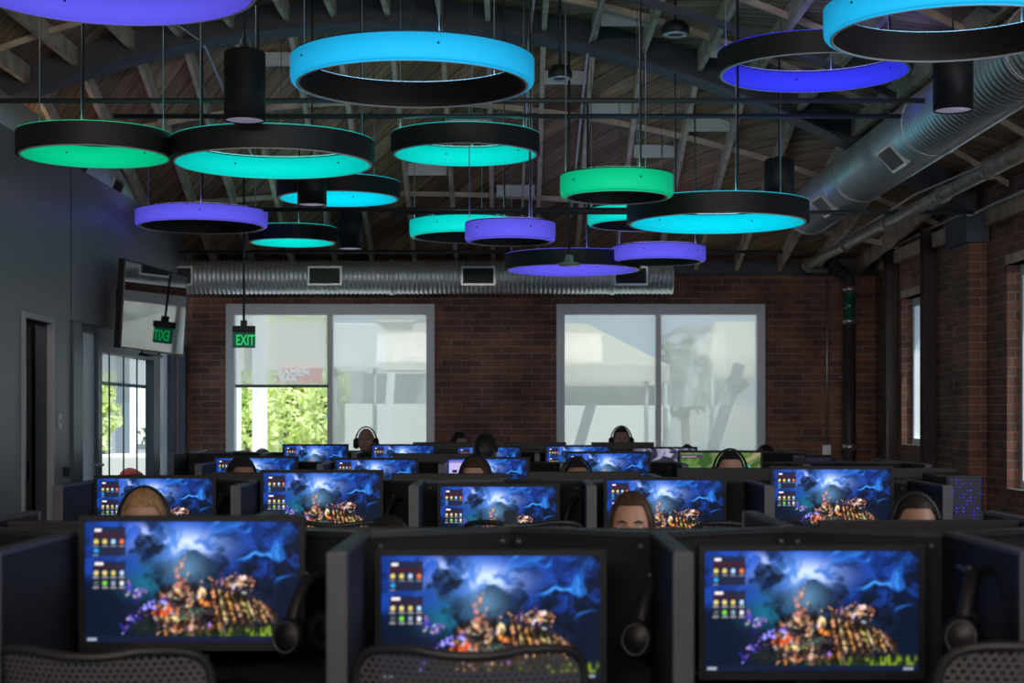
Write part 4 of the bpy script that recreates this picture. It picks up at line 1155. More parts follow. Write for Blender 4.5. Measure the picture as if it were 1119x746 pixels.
# ------------------------------------------------------------------ office chairs
def make_chair():
    """faces +Y, origin on the floor under the seat"""
    root = empty('mesh_office_chair', (0, 0, 0))
    zb, zt_, yb = 0.52, 0.985, -0.25
    def W(v): 
        w = 0.185+0.07*math.sin(min(1, v/0.75)*PI/2)
        if v > 0.72: w *= max(0.02, 1-((v-0.72)/0.29)**3.2)**0.5 if ((v-0.72)/0.29) < 1 else 0.1
        return w
    def pt(u, v):
        w = W(v); x = u*w
        z_ = zb+(zt_-zb)*v+0.030*((x/0.25)**2-0.35)*sm(0.5, 1.0, np.array(v)).item()*(1.8) - 0.02*(1-v)*(u*u)
        y = yb-0.05*v+0.09*(x/0.25)**2*(0.6+0.4*v)+0.03*math.sin(v*PI)
        return (x, y, z_)
    n = 28; P = [[pt(-1+2*i/n, 0.02+0.97*j/30) for j in range(31)] for i in range(n+1)]
    MB().grid(P).build('backrest', M['chairmesh'], root)
    edge = [pt(-1, 0.02+0.97*j/30) for j in range(31)]+[pt(-1+2*i/n, 0.99) for i in range(1, n)]+[pt(1, 0.99-0.97*j/30) for j in range(31)]+[pt(1-2*i/n, 0.02) for i in range(1, n)]
    MB().tube(edge, 0.011, 8, closed=True).build('back_frame', M['chairframe'], root)
    MB().tube([(0, -0.02, 0.42), (0, -0.24, 0.44), (0, -0.31, 0.56), (0, -0.315, 0.74)], [0.03, 0.028, 0.022, 0.018], 10).build('spine', M['chairframe'], root)
    MB().box(-0.16, 0.16, -0.305, -0.285, 0.60, 0.70, 0.008).build('lumbar_pad', M['chairframe'], root)
    S = [[(x, y, 0.455-0.02*math.cos(y*5)-0.03*max(0, y-0.12)*3+0.12*x*x) for y in [-0.22+0.46*j/16 for j in range(17)]] for x in [-0.245+0.49*i/16 for i in range(17)]]
    Sb = [[(a, b, c-0.035) for (a, b, c) in r_] for r_ in S]
    sm_ = MB().grid(S).grid(Sb)
    sm_.grid([S[0], Sb[0]]).grid([S[-1], Sb[-1]]).grid([[r_[0] for r_ in S], [r_[0] for r_ in Sb]]).grid([[r_[-1] for r_ in S], [r_[-1] for r_ in Sb]])
    sm_.build('seat', M['seat'], root)
    for s in (-1, 1):
        MB().tube([(s*0.24, -0.10, 0.42), (s*0.29, -0.10, 0.44), (s*0.295, -0.10, 0.62)], 0.016, 8).box(s*0.295-0.04, s*0.295+0.04, -0.16, 0.08, 0.62, 0.65, 0.01).build('armrest', M['chairframe'], root)
    MB().tube([(0, 0, 0.08), (0, 0, 0.25)], 0.028, 12).tube([(0, 0, 0.25), (0, 0, 0.42)], 0.018, 12).box(-0.09, 0.09, -0.12, 0.10, 0.38, 0.42, 0.01).build('gas_column', M['blackmatte'], root)
    bs = MB()
    for k in range(5):
        a = 0.3+2*PI*k/5
        bs.tube([(0.02*math.cos(a), 0.02*math.sin(a), 0.11), (0.30*math.cos(a), 0.30*math.sin(a), 0.075)], [0.024, 0.015], 8)
    bs.build('star_base', M['chairframe'], root)
    for k in range(5):
        a = 0.3+2*PI*k/5; c = (0.30*math.cos(a), 0.30*math.sin(a))
        MB().lathe([(0.001, -0.02), (0.028, -0.02), (0.030, 0), (0.028, 0.02), (0.001, 0.02)], c=(c[0], c[1], 0.031), seg=16, closed=False, axis='X').tube([(c[0], c[1], 0.03), (c[0], c[1], 0.07)], 0.008, 6).build('caster', M['rubber'], root)
    return root
chair0 = make_chair(); ch_used = [False]
def place_chair(x, y, rz, label, group, sc=1.0):
    o = chair0 if not ch_used[0] else copy_tree(chair0); ch_used[0] = True
    o.location = (x, y, 0); o.rotation_euler = (0, 0, rz); o.scale = (sc,)*3
    tag(o, label, 'office chair', group); return o
g = 'empty mesh chairs at the foreground desks'
place_chair(pxx(108, 3.4), 3.66, -0.10, 'mesh office chair below the large sharp monitor at the left', g, 0.962)
place_chair(pxx(511, 3.4), 3.66, 0.02, 'mesh office chair in the middle, covering the bottom of a monitor', g, 0.965)
place_chair(pxx(1108, 3.30)+0.02, 3.50, 0.30, 'mesh office chair at the bottom right corner of the photo', g, 1.0)
g = 'mesh chairs whose tops show at the second desk row'
for (p, lb) in ((370, 'mesh chair top showing below the monitor right of the blond person'), (574, 'mesh chair top showing below the middle second-row monitor'),
                (808, 'curved mesh chair top showing right of the woman with long hair'), (893, 'mesh chair top showing below the tallest second-row monitor')):
    place_chair(pxx(p, 6.75), 7.02, 0.25 if p == 808 else -0.05, lb, g, 1.0+(0.02 if p != 893 else 0.01))
for (x, lb) in ((-0.78, 'black keyboard below the large sharp monitor at the left'), (-0.05, 'black keyboard on the middle foreground desk'), (0.78, 'black keyboard on the right foreground desk')):
    keyboard(x, 3.72, 0.0, lb)

# ------------------------------------------------------------------ people
def evaluated(objs):
    dg = bpy.context.evaluated_depsgraph_get(); out = []
    for o in objs:
        out.append(bpy.data.meshes.new_from_object(o.evaluated_get(dg)))
    return out
def skin_obj(verts, edges, radii, sub=2):
    me = bpy.data.meshes.new('body'); me.from_pydata(verts, edges, [])
    o = bpy.data.objects.new('body', me); COL.objects.link(o)
    o.modifiers.new('skin', 'SKIN')
    sv = None
    bm = bmesh.new(); bm.from_mesh(me); lay = bm.verts.layers.skin.verify()
    for v, r in zip(bm.verts, radii):
        v[lay].radius = r if isinstance(r, tuple) else (r, r)
        v[lay].use_root = (v.index == 0)
    bm.to_mesh(me); bm.free()
    sd = o.modifiers.new('sub', 'SUBSURF'); sd.levels = sub; sd.render_levels = sub
    return o
HC = Vector((0, -0.075, 1.155)); HR = (0.074, 0.094, 0.118)
def head_bm():
    bm = bmesh.new(); bmesh.ops.create_uvsphere(bm, u_segments=64, v_segments=48, radius=1)
    g = lambda a, s: math.exp(-(a/s)**2)
    for v in bm.verts:
        x, y, z = v.co
        jaw = max(0, -z)
        X = x*(1-0.34*jaw**1.6); Y = y*(1-0.10*jaw); Z = z
        if y < 0:
            f = -y
            Y -= 0.14*g(x, 0.16)*g(z+0.17, 0.15)*f       # nose tip
            Y -= 0.07*g(x, 0.12)*g(z-0.02, 0.18)*f       # bridge
            Y += 0.13*(g(x-0.40, 0.19)+g(x+0.40, 0.19))*g(z-0.02, 0.12)*f  # eye sockets
            Y -= 0.05*(g(x-0.36, 0.28)+g(x+0.36, 0.28))*g(z-0.20, 0.10)*f  # brow
            Y -= 0.055*g(x, 0.25)*(g(z+0.47, 0.07)+g(z+0.58, 0.06))*f       # lips
            Y += 0.04*g(x, 0.22)*g(z+0.525, 0.025)*f
            Y -= 0.07*g(x, 0.25)*g(z+0.85, 0.16)*f       # chin
        v.co = (HC.x+X*HR[0], HC.y+Y*HR[1], HC.z+Z*HR[2])
    return bm
def build_body():
    V = []; E = []; R = []
    def add(p, r, par=None):
        V.append(p); R.append(r); i = len(V)-1
        if par is not None: E.append((par, i))
        return i
    pel = add((0, 0.05, 0.56), (0.135, 0.11)); s1 = add((0, 0.055, 0.68), (0.120, 0.095), pel); ch = add((0, 0.03, 0.82), (0.140, 0.105), s1)
    uc = add((0, 0.005, 0.93), (0.125, 0.090), ch); nb = add((0, -0.012, 1.005), 0.058, uc); add((0, -0.045, 1.10), 0.050, nb)
    for s in (-1, 1):
        sh = add((s*0.165, 0.0, 0.925), 0.056, uc); el = add((s*0.235, -0.10, 0.745), 0.042, sh); fa = add((s*0.215, -0.22, 0.765), 0.038, el); wr = add((s*0.165, -0.38, 0.775), 0.024, fa)
        add((s*0.155, -0.43, 0.772), 0.028, wr)
        hp = add((s*0.085, 0.02, 0.54), 0.088, pel); kn = add((s*0.115, -0.38, 0.52), 0.058, hp); ca = add((s*0.115, -0.36, 0.36), 0.050, kn); an = add((s*0.115, -0.34, 0.10), 0.036, ca); add((s*0.12, -0.46, 0.045), 0.034, an)
    parts = [skin_obj(V, E, R)]
    for s in (-1, 1):   # palms and fingers resting on keyboard or mouse
        pv = [(s*0.158, -0.40, 0.772), (s*0.155, -0.445, 0.772), (s*0.153, -0.475, 0.770)]
        parts.append(skin_obj(pv, [(0, 1), (1, 2)], [(0.022, 0.018), (0.036, 0.015), (0.036, 0.013)]))
        for k, (dx, L) in enumerate(((-0.030, 0.070), (-0.010, 0.080), (0.010, 0.074), (0.029, 0.058))):
            x = s*0.153+s*dx; y = -0.470
            fv = [(x, y, 0.772), (x*1.0+s*dx*0.1, y-L*0.4, 0.782), (x+s*dx*0.2, y-L*0.72, 0.772), (x+s*dx*0.25, y-L*0.92, 0.756)]
            parts.append(skin_obj(fv, [(0, 1), (1, 2), (2, 3)], [0.010, 0.0095, 0.0085, 0.007]))
        x = s*0.128
        parts.append(skin_obj([(x, -0.435, 0.770), (x-s*0.018, -0.462, 0.768), (x-s*0.022, -0.492, 0.760)], [(0, 1), (1, 2)], [0.013, 0.011, 0.008]))
    me0 = bpy.data.meshes.new('head'); bm = head_bm()
    for s in (-1, 1):   # ears
        e = icos((0, 0, 0), (0.011, 0.022, 0.032), 2)
        off = len(bm.verts)
        tmp = bpy.data.meshes.new('ear'); e.to_mesh(tmp); e.free()
        for v in tmp.vertices: v.co = v.co+Vector((s*0.077, HC.y+0.012, HC.z-0.005))
        bm.from_mesh(tmp); bpy.data.meshes.remove(tmp)
    bm.to_mesh(me0); bm.free()
    ho = bpy.data.objects.new('head', me0); COL.objects.link(ho); parts.append(ho)
    mes = evaluated(parts)
    bm = bmesh.new()
    for m_ in mes: bm.from_mesh(m_); bpy.data.meshes.remove(m_)
    for o in parts:
        d = o.data; bpy.data.objects.remove(o); bpy.data.meshes.remove(d)
    me = bpy.data.meshes.new('body'); bm.to_mesh(me); bm.free()
    o = bpy.data.objects.new('body', me); COL.objects.link(o)
    md = o.modifiers.new('fuse', 'REMESH'); md.mode = 'VOXEL'; md.voxel_size = 0.0052; md.use_smooth_shade = True
    sm2 = o.modifiers.new('smooth', 'SMOOTH'); sm2.factor = 0.5; sm2.iterations = 2
    res = evaluated([o])[0]
    bpy.data.objects.remove(o); bpy.data.meshes.remove(me)
    res.name = 'body'
    return res
def build_cloth():
    """shirt with sleeves, and trousers, slightly outside the body"""
    V = [(0, 0.05, 0.60), (0, 0.055, 0.70), (0, 0.03, 0.82), (0, 0.005, 0.93), (0, -0.008, 0.985)]
    E = [(0, 1), (1, 2), (2, 3), (3, 4)]; R = [(0.150, 0.125), (0.135, 0.110), (0.152, 0.118), (0.136, 0.102), 0.070]
    for s in (-1, 1):
        i = len(V); V += [(s*0.165, 0.0, 0.925), (s*0.235, -0.10, 0.748), (s*0.215, -0.22, 0.767), (s*0.175, -0.34, 0.776)]; R += [0.066, 0.055, 0.049, 0.036]
        E += [(3, i), (i, i+1), (i+1, i+2), (i+2, i+3)]
    o1 = skin_obj(V, E, R)
    V = [(0, 0.05, 0.57)]; R = [(0.148, 0.125)]; E = []
    for s in (-1, 1):
        i = len(V); V += [(s*0.085, 0.02, 0.545), (s*0.115, -0.38, 0.522), (s*0.115, -0.36, 0.36), (s*0.115, -0.342, 0.13)]; R += [0.098, 0.069, 0.062, 0.052]; E += [(0, i), (i, i+1), (i+1, i+2), (i+2, i+3)]
    o2 = skin_obj(V, E, R)
    a, b = evaluated([o1, o2])
    for o in (o1, o2):
        d = o.data; bpy.data.objects.remove(o); bpy.data.meshes.remove(d)
    for m_ in (a, b): m_.polygons.foreach_set('use_smooth', [True]*len(m_.polygons))
    return a, b
def build_shoes():
    m = MB()
    for s in (-1, 1):
        m.bm(icos((s*0.12, -0.42, 0.05), (0.045, 0.13, 0.05), 3), True)
    return m.mesh('shoes')
def build_hair(Lf, Ls, Lb, thick=1.06, flare=0.02, part=False, name='hair'):
    n, k = 72, 40; P = []
    for i in range(n+1):
        ph = 2*PI*i/n          # 0 = face front (-y)
        c = math.cos(ph)
        t0 = min(1, max(0, (c-0.25)/0.45)); wf = t0*t0*(3-2*t0); wb = max(0, -c)
        L = Lf*wf+Lb*wb+Ls*(1-wf-wb) if wf+wb < 1 else (Lf if c > 0 else Lb)
        row = []
        for j in range(k+1):
            t = L*j/k
            th = min(t, PI/2); rad = thick*(1+0.012*math.sin(ph*17+3*math.sin(j*0.3)))
            if part: rad *= 1-0.035*math.exp(-(math.sin(ph)/0.12)**2)*math.exp(-(th/1.1)**4)
            x = math.sin(th)*math.sin(ph)*HR[0]*rad*1.04; y = -math.sin(th)*math.cos(ph)*HR[1]*rad; z_ = math.cos(th)*HR[2]*rad
            if t > PI/2:
                dd = (t-PI/2)*0.115; z_ -= dd; f = 1+flare*dd*10*(1 if dd < 0.15 else 1); x *= f; y *= f
                if Lb < 2.3: x *= 1-dd*1.6; y *= 1-dd*1.6
            row.append((HC.x+x, HC.y+y+0.004, HC.z+z_))
        P.append(row)
    outer = P; inner = [[(HC.x+(a-HC.x)*0.93, HC.y+(b-HC.y)*0.93, c if c < HC.z else HC.z+(c-HC.z)*0.95) for (a, b, c) in r_] for r_ in P]
    m = MB().grid(outer).grid(inner)
    m.grid([[r_[-1] for r_ in outer], [r_[-1] for r_ in inner]])
    return m.mesh(name)
BODY = build_body(); SHIRT, TROUSERS = build_cloth(); SHOES = build_shoes()
HAIR = {'short': build_hair(0.88, 1.40, 1.95, 1.055), 'long': build_hair(0.86, 3.1, 3.4, 1.12, 0.06, True), 'bob': build_hair(1.02, 2.15, 2.4, 1.10, 0.03, True), 'full': build_hair(0.98, 1.6, 2.1, 1.14)}
EYES = MB(); IRIS = MB(); BROW = MB(); LIPS = MB()
for s in (-1, 1):
    ex_, ey_, ez_ = s*0.030, HC.y-0.0735, HC.z+0.003
    EYES.bm(icos((ex_, ey_, ez_), (0.0115, 0.009, 0.0075), 3), True); IRIS.bm(icos((ex_, ey_-0.0062, ez_), (0.0048, 0.0035, 0.0048), 2), True)
    BROW.tube([(s*0.013, HC.y-0.0925, HC.z+0.020), (s*0.030, HC.y-0.0895, HC.z+0.027), (s*0.047, HC.y-0.0775, HC.z+0.021)], [0.0035, 0.0038, 0.0018], 8)
LIPS.tube([(-0.022, HC.y-0.0775, HC.z-0.062), (-0.008, HC.y-0.0885, HC.z-0.0595), (0.008, HC.y-0.0885, HC.z-0.0595), (0.022, HC.y-0.0775, HC.z-0.062)], [0.002, 0.005, 0.005, 0.002], 8)
EYES, IRIS, BROW, LIPS = EYES.mesh('eyes'), IRIS.mesh('iris'), BROW.mesh('eyebrow'), LIPS.mesh('lips')
for me_ in (BODY, SHIRT, TROUSERS, SHOES, EYES, IRIS, BROW, LIPS, *HAIR.values()):
    me_.materials.clear(); me_.materials.append(M['black'])
EYEW = mat('eye_white', (0.7, 0.7, 0.68), 0.3); IRISM = mat('dark_iris', (0.03, 0.018, 0.01), 0.2); LIPM = mat('lip', (0.45, 0.18, 0.15), 0.4)
def shirt_mat(n, c): return mat(n, c, 0.85, bump=0.2, bscale=120)
DENIM = shirt_mat('dark_denim', (0.02, 0.028, 0.05)); SHOEM = mat('dark_shoes', (0.02, 0.02, 0.02), 0.5)
def inst(name, me, m, parent):
    o = bpy.data.objects.new(name, me); COL.objects.link(o); o.parent = parent
    o.material_slots[0].link = 'OBJECT'; o.material_slots[0].material = m
    return o
TOPZ = HC.z+HR[2]+0.008
def person(hx, ytop, d, sk, hair, hm, shirt, label, headset=None, rz=0.0, hs_label=None):
    zt_ = pzz(ytop, d); s = zt_/TOPZ
    sxy = min(s, 1.02+(s-1)*0.4)
    off = Matrix.Rotation(rz, 3, 'Z') @ Vector((0, HC.y*sxy, 0))
    x = pxx(hx, d)-off.x; y = d-off.y
    root = empty('person', (x, y, 0), rz); root.scale = (sxy, sxy, s)
    tag(root, label, 'person')
    inst('body', BODY, sk, root)
    if hair: inst('hair', HAIR[hair], hm, root)
    inst('shirt', SHIRT, shirt, root); inst('trousers', TROUSERS, DENIM, root); inst('shoes', SHOES, SHOEM, root)
    inst('eyes', EYES, EYEW, root); inst('iris', IRIS, IRISM, root); inst('eyebrow', BROW, H_BLACK if hm is not H_BLOND else H_BROWN, root); inst('lips', LIPS, LIPM, root)
    if headset is not None:
        hp = Matrix.Translation((x, y, 0)) @ Matrix.Rotation(rz, 4, 'Z') @ Vector((HC.x*sxy, (HC.y+0.01)*sxy, (HC.z-0.005)*s))
        place_headset(hp, (0, 0, rz), hs_label, 'headsets worn by seated people', sxy)
    co = Matrix.Rotation(rz, 3, 'Z') @ Vector((0, 0.06, 0))
    place_chair(x+co.x, y+co.y, PI+rz, CH_LABEL.format(label.split(' with ')[0].replace('person ', 'person ', 1)), 'chairs hidden under the seated people', 0.93)
    return root
CH_LABEL = 'dark mesh chair under the {}'
S1 = shirt_mat('black_shirt', (0.02, 0.02, 0.024)); S2 = shirt_mat('grey_shirt', (0.08, 0.08, 0.09)); S3 = shirt_mat('navy_shirt', (0.02, 0.03, 0.07)); S4 = shirt_mat('maroon_shirt', (0.09, 0.02, 0.025))
person(157, 534, 5.42, SK_A, 'bob', H_BLOND, S2, 'blond person with centre parting and headset seated behind the large sharp monitor', 1, 0.1, 'silver-edged headset worn over parted blond hair')
person(690, 538, 5.45, SK_A, 'long', H_BROWN, S1, 'woman with long dark brown hair, forehead and brows showing over the partition', rz=-0.12)
person(1000, 540, 5.40, SK_B, 'short', H_BLACK, S3, 'man with short dark hair and headset seated at the right end of the front row', 1, 0.0, 'headset worn by the man at the right end of the front row')
person(425, 566, 5.35, SK_B, 'full', H_BLACK, S1, 'slouching person with only a dark headset top showing over the front partition', 1, 0.2, 'headset with purple sheen barely showing above the front partition')
person(264, 499, 8.75, SK_B, 'full', H_BLACK, S1, 'dark-haired person with full round hair at the left end of the second row', None, 0.5)
person(519, 499, 8.85, SK_A, 'bob', H_BROWN, S4, 'brown-haired person with headset before the pale document window', 1, -0.2, 'dark headset worn over brown hair before the pale document window')
person(630, 501, 8.75, SK_B, 'short', H_BLACK, S1, 'person with dark hair and headset in the second row left of the game map', 1, 0.1, 'dark headset worn by the person left of the game map')
person(798, 492, 8.80, SK_A, 'short', H_BLACK, S2, 'person with dark hair and blue-edged headset in front of the game map', 1, -0.05, 'blue-edged headset worn by the person before the game map')
person(531, 474, 11.95, SK_B, 'full', H_BLACK, S1, 'person with round black hair rising before the brick pier between windows', None, 2.6)
person(502, 473, 15.15, SK_B, 'short', H_BLACK, S3, 'person with tilted head and grey headset at the brick pier', 1, 0.6, 'grey headset on the tilted head at the brick pier')
person(400, 467, 15.10, SK_B, None, H_BLACK, S2, 'bald man with headset facing the camera before the left window', 1, 0.0, 'black headset worn by the bald man before the left window')
person(679, 466, 15.10, SK_B, 'short', H_BLACK, S1, 'man with black hair and headset facing the camera before the right window', 1, 0.0, 'black headset worn by the man before the right window')
person(751, 485, 15.10, SK_C, 'short', H_BLACK, S1, 'person with only the top of black hair showing before the right window', None, 0.0)
person(836, 487, 15.0, SK_C, 'short', H_BLACK, S3, 'person with headset at the right end of the farthest row by the brick', 1, -0.5, 'dark headset at the right edge of the right window')
person(287, 491, 15.0, SK_B, 'short', H_BLACK, S1, 'person with headset mostly hidden at the left end of the farthest row', 1, 0.4, 'headset band just showing in the lower left window')

# ------------------------------------------------------------------ outside the windows
OUT = dict(
    pave=mat('sunlit_paving', (0.62, 0.60, 0.56), 0.8, noise=0.1, nscale=2),
    canvas=None, white=mat('white_render_wall', (0.80, 0.82, 0.84), 0.8), leaf=None,
    bark=mat('bark', (0.16, 0.12, 0.09), 0.9), steel=mat('grey_steel', (0.20, 0.21, 0.22), 0.5, 0.3),
    cream=mat('cream_wall', (0.74, 0.68, 0.60), 0.8), red=mat('red_sign_board', (0.62, 0.13, 0.10), 0.5), greyw=mat('grey_cladding', (0.32, 0.34, 0.37), 0.7),
    redchair=mat('red_plastic', (0.80, 0.07, 0.05), 0.35), signw=mat('white_sign_letters', (0.85, 0.85, 0.85), 0.5), hedge=mat('pale_stone_planter', (0.75, 0.74, 0.70), 0.8))
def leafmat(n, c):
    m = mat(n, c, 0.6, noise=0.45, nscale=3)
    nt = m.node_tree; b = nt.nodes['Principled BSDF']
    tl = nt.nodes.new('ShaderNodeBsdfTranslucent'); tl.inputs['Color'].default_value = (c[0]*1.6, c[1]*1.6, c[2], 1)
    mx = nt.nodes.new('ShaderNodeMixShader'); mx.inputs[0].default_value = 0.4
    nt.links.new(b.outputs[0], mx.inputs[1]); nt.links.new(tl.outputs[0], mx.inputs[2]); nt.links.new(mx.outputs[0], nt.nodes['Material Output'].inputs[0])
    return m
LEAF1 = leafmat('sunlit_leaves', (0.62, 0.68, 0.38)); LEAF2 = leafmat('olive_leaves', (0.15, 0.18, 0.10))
CANV = shade_mat('canopy_canvas', 1.0, (0.80, 0.74, 0.62))
struct(MB().box(-40, 30, YB+0.32, 60, -0.12, -0.02).box(-40, -6.25, -2, YB+0.32, -0.12, -0.02).box(-6.25, -3.5, 12.35, YB+0.32, 0.0, 0.01), 'ground_outside', OUT['pave'])
def tree(x, y, h, r, n, m, label, cz=None, seed=1, ls=0.09, trunk=0.09):
    rn = random.Random(seed); root = empty('tree', (x, y, 0)); tag(root, label, 'tree', 'trees outside the windows')
    cz = cz or h*0.68; mb = MB()
    for i in range(n):
        while True:
            p = Vector((rn.uniform(-1, 1), rn.uniform(-1, 1), rn.uniform(-1, 1)))
            if 0.25 < p.length < 1: break
        k_ = 1+0.25*math.sin(p.x*7+seed)*math.sin(p.z*6)
        c = Vector((p.x*r*k_, p.y*r*k_, cz+p.z*(h-cz)*k_))
        a = Vector((rn.gauss(0, 1), rn.gauss(0, 1), rn.gauss(0, 1))).normalized(); b = a.orthogonal().normalized()*ls*rn.uniform(0.5, 1.1); a = a*ls*rn.uniform(0.8, 1.6)
        mb.add([c-a*0.5, c+b*0.4, c+a*0.6, c-b*0.4], [(0, 1, 2, 3)])
    mb.build('foliage', m, root)
    t = MB().tube([(0, 0, 0), (0.05, 0, cz*0.5), (0, 0, cz)], [trunk, trunk*0.8, trunk*0.4], 10)
    for k_ in range(6):
        a = k_*1.1; t.tube([(0, 0, cz*(0.55+0.06*k_)), (r*0.6*math.cos(a), r*0.6*math.sin(a), cz+(h-cz)*0.3)], [trunk*0.4, trunk*0.15], 6)
    t.build('trunk', OUT['bark'], root)
def canopy(x0, x1, y0, y1, zl, zh, label, xa=None, ridge=0.0):
    root = empty('canopy_tent', ((x0+x1)/2, (y0+y1)/2, 0)); tag(root, label, 'canopy', 'white canopy tents on the patio')
    w, l = (x1-x0)/2, (y1-y0)/2; xa = 0 if xa is None else xa
    vs = [(-w, -l, zl), (w, -l, zl), (w, l, zl), (-w, l, zl), (xa-ridge, 0, zh), (xa, 0, zh)]
    m = MB().add(vs, [(0, 1, 5, 4), (1, 2, 5), (2, 3, 4, 5), (3, 0, 4)])
    m.build('canvas_roof', CANV, root)
    v = MB()
    for a, b in ((0, 1), (1, 2), (2, 3), (3, 0)):
        p, q = vs[a], vs[b]; v.add([p, q, (q[0], q[1], zl-0.22), (p[0], p[1], zl-0.22)], [(0, 1, 2, 3)])
    v.build('valance', CANV, root)
    for sx in (-1, 1):
        for sy in (-1, 1): MB().tube([(sx*(w-0.05), sy*(l-0.05), 0), (sx*(w-0.05), sy*(l-0.05), zl)], 0.035, 10).build('pole', OUT['steel'], root)
# right window view
D1 = 24.0
canopy(pxx(530, D1), pxx(722, D1), D1-1.3, D1+2.0, pzz(402, D1), pzz(352, D1), 'white canopy tent with sloping roof seen through the left half of the right window', xa=pxx(642, D1)-pxx(626, D1), ridge=0.8)
canopy(pxx(775, 26), pxx(950, 26), 26, 29, pzz(392, 26), pzz(345, 26), 'white canopy tent seen through the right edge of the right window', ridge=1.0)
bd = empty('white_building', (3.6, 33, 0)); tag(bd, 'white building far behind the patio in the right window', 'building')
MB().box(pxx(745, 33)-3.6, 5.0, 0, 5, 0, pzz(362, 33)).build('wall', OUT['white'], bd)
MB().box(pxx(750, 33)-3.7, 5.1, -0.1, 5.1, pzz(362, 33), pzz(360, 33)+0.08).build('parapet', OUT['greyw'], bd)
MB().box(pxx(765, 33)-3.6, pxx(830, 33)-3.6, -0.03, 0.02, pzz(403, 33)-1.6, pzz(403, 33)-0.1).build('shaded_opening', OUT['greyw'], bd)
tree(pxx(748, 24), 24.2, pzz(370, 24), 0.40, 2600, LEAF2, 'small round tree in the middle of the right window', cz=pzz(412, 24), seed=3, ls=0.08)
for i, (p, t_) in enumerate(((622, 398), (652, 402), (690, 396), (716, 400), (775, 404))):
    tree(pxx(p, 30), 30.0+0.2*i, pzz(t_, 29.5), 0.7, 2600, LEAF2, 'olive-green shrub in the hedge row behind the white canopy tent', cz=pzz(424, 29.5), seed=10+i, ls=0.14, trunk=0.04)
pl_ = MB().box(pxx(600, 28.6), pxx(850, 28.6), 28.6, 28.9, 0, pzz(443, 28.6), 0.02).build('planter_wall', OUT['hedge']); tag(pl_, 'long pale planter wall under the hedge in the right window', 'planter')
for (a, b, lb) in (((612, 500), (646, 441), 'leaning grey steel prop at the left of the right window'), ((756, 500), (808, 398), 'leaning grey steel prop at the right of the right window')):
    o = MB().beam(px(a[0]-6, a[1]+81, 20), px(b[0], b[1], 20), 0.20, 0.12).build('leaning_prop', OUT['steel']); tag(o, lb, 'prop', 'leaning steel props on the patio')
# left window view: ramen bar with its red sign, posts, trees
D2 = 21.0
rb = empty('food_kiosk', (pxx(300, D2), D2, 0)); tag(rb, 'cream food kiosk with a red sign reading RAMEN BAR in the left window', 'kiosk')
x0 = rb.location.x
MB().box(pxx(256, D2)-x0, pxx(352, D2)-x0, 0.05, 0.35, pzz(404, D2), pzz(351, D2)).build('canopy_fascia', OUT['cream'], rb)
sg = MB().box(pxx(303, D2)-x0, pxx(352, D2)-x0, -0.02, 0.04, pzz(418.5, D2), pzz(402, D2), 0.004).build('sign_board', OUT['red'], rb)
text('RAMEN', 0.125, (pxx(321, D2)-x0, -0.028, pzz(406.8, D2)), (PI/2, 0, 0), OUT['signw'], sg, 'lettering', bold=0.003)
text('BAR', 0.125, (pxx(315.0, D2)-x0, -0.028, pzz(413.8, D2)), (PI/2, 0, 0), OUT['signw'], sg, 'lettering', bold=0.003)
for p, w in ((261, 3), (284, 14)):
    MB().box(pxx(p-w/2, D2)-x0, pxx(p+w/2, D2)-x0, -0.1, 0.1, 0, pzz(338, D2)).build('post', OUT['white'], rb)
for i, (p, t_, r_) in enumerate(((268, 345, 0.62), (312, 335, 0.72), (345, 330, 0.7), (385, 372, 0.42))):
    m_ = LEAF1 if i < 3 else LEAF2
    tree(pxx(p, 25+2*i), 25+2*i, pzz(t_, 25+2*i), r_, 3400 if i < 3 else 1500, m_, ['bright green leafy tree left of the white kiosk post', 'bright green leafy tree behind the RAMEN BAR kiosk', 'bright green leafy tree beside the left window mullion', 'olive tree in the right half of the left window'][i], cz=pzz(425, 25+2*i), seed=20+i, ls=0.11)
aw = empty('patio_awning', (pxx(388, 22), 22, 0)); tag(aw, 'bright white patio awning on thin posts in the right half of the left window', 'awning')
MB().box(-0.32, 0.30, 0, 1.4, pzz(402, 22), pzz(353, 22), 0.02).build('awning_cloth', OUT['white'], aw)
for sx in (-0.28, 0.26): MB().tube([(sx, 0.1, 0), (sx, 0.1, pzz(402, 22))], 0.03, 10).build('post', OUT['steel'], aw)
MB().beam((0.42, -0.1, 0.9), (0.50, -0.1, pzz(408, 22)), 0.10, 0.10).beam((0.36, -0.1, 0.0), (0.42, -0.1, 0.9), 0.10, 0.10).build('leaning_post', OUT['white'], aw)
gb = empty('grey_building', (pxx(440, 27), 27, 0)); tag(gb, 'grey building with pale base in the right half of the left window', 'building')
MB().box(-0.45, 0.40, 0, 3, pzz(404, 27), pzz(353, 27)).build('upper_wall', OUT['cream'], gb)
MB().box(-0.9, 1.0, 0.3, 3, pzz(441, 27), pzz(404, 27)).build('middle_wall', OUT['greyw'], gb)
MB().box(-0.45, 0.40, 0.0, 3, pzz(353, 27), pzz(334, 27)).build('eaves', OUT['greyw'], gb)
MB().box(-0.95, 1.05, -0.1, 3, 0, pzz(441, 27)).build('base_wall', OUT['hedge'], gb)
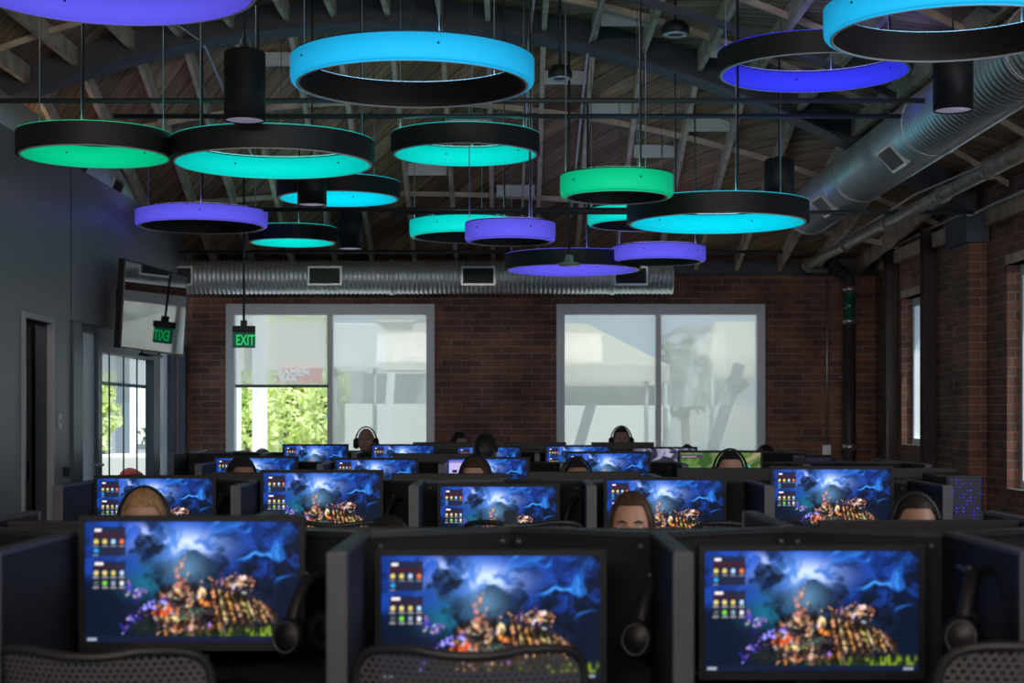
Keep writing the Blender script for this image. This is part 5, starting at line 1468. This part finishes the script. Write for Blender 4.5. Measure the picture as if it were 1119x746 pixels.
MB().box(-0.6, 0.55, -0.06, 0.0, pzz(408, 27), pzz(406, 27)).box(-0.4, 0.2, -0.06, 0, pzz(352, 27), pzz(350, 27)).build('light_strip', OUT['cream'], gb)
# patio beyond the shop-front
tree(pxx(106, 19), 19, pzz(400, 19), 0.26, 1000, LEAF1, 'yellow-green tree at the left of the shop-front glass', cz=pzz(445, 19), seed=31, ls=0.09)
wb = empty('courtyard_building', (pxx(150, 26), 26, 0)); tag(wb, 'pale blue-white courtyard building seen through the shop-front glass', 'building')
MB().box(-0.12, 1.15, 0, 3, 0, 4.2).build('wall', OUT['white'], wb); MB().box(-2.6, -0.12, 0.4, 3, 0, 3.4).build('side_wall', OUT['greyw'], wb)
MB().box(0.0, 0.30, -0.03, 0.02, pzz(491, 26), pzz(485, 26)).build('wall_vent', OUT['steel'], wb)
sl = MB().box(pxx(95, 18.5), pxx(196, 18.5), 18.5, 19.4, 0, pzz(497, 18.5), 0.03).build('stone_planter', OUT['hedge']); tag(sl, 'long low sunlit stone planter behind the red chair', 'planter')
tree(pxx(184, 21), 21, pzz(452, 21), 0.32, 700, LEAF2, 'thin green shrub against the pale courtyard wall', cz=pzz(485, 21), seed=33, ls=0.07, trunk=0.03)
rc = empty('patio_chair', (pxx(154, 17.4), 17.4, 0), 0.6); tag(rc, 'red moulded plastic patio chair outside the shop-front glass', 'chair')
P = []
for i in range(15):
    u = -1+2*i/14; row = []
    for j in range(17):
        v = j/16
        if v < 0.45: row.append((u*0.22, -0.20+0.40*(v/0.45), 0.44+0.03*u*u))
        else:
            w = (v-0.45)/0.55; row.append((u*0.22*(1-0.45*w**3), 0.20+0.14*w-0.05*u*u, 0.44+0.03*u*u*(1-w)+0.45*w-0.05*u*u*w))
    P.append(row)
sh = MB().grid(P).build('shell', OUT['redchair'], rc); sh.modifiers.new('thick', 'SOLIDIFY').thickness = 0.012
for sx in (-1, 1):
    for sy in (-1, 1): MB().tube([(sx*0.12, sy*0.1, 0.44), (sx*0.22, sy*0.2, 0.0)], 0.012, 8).build('leg', OUT['white'], rc)
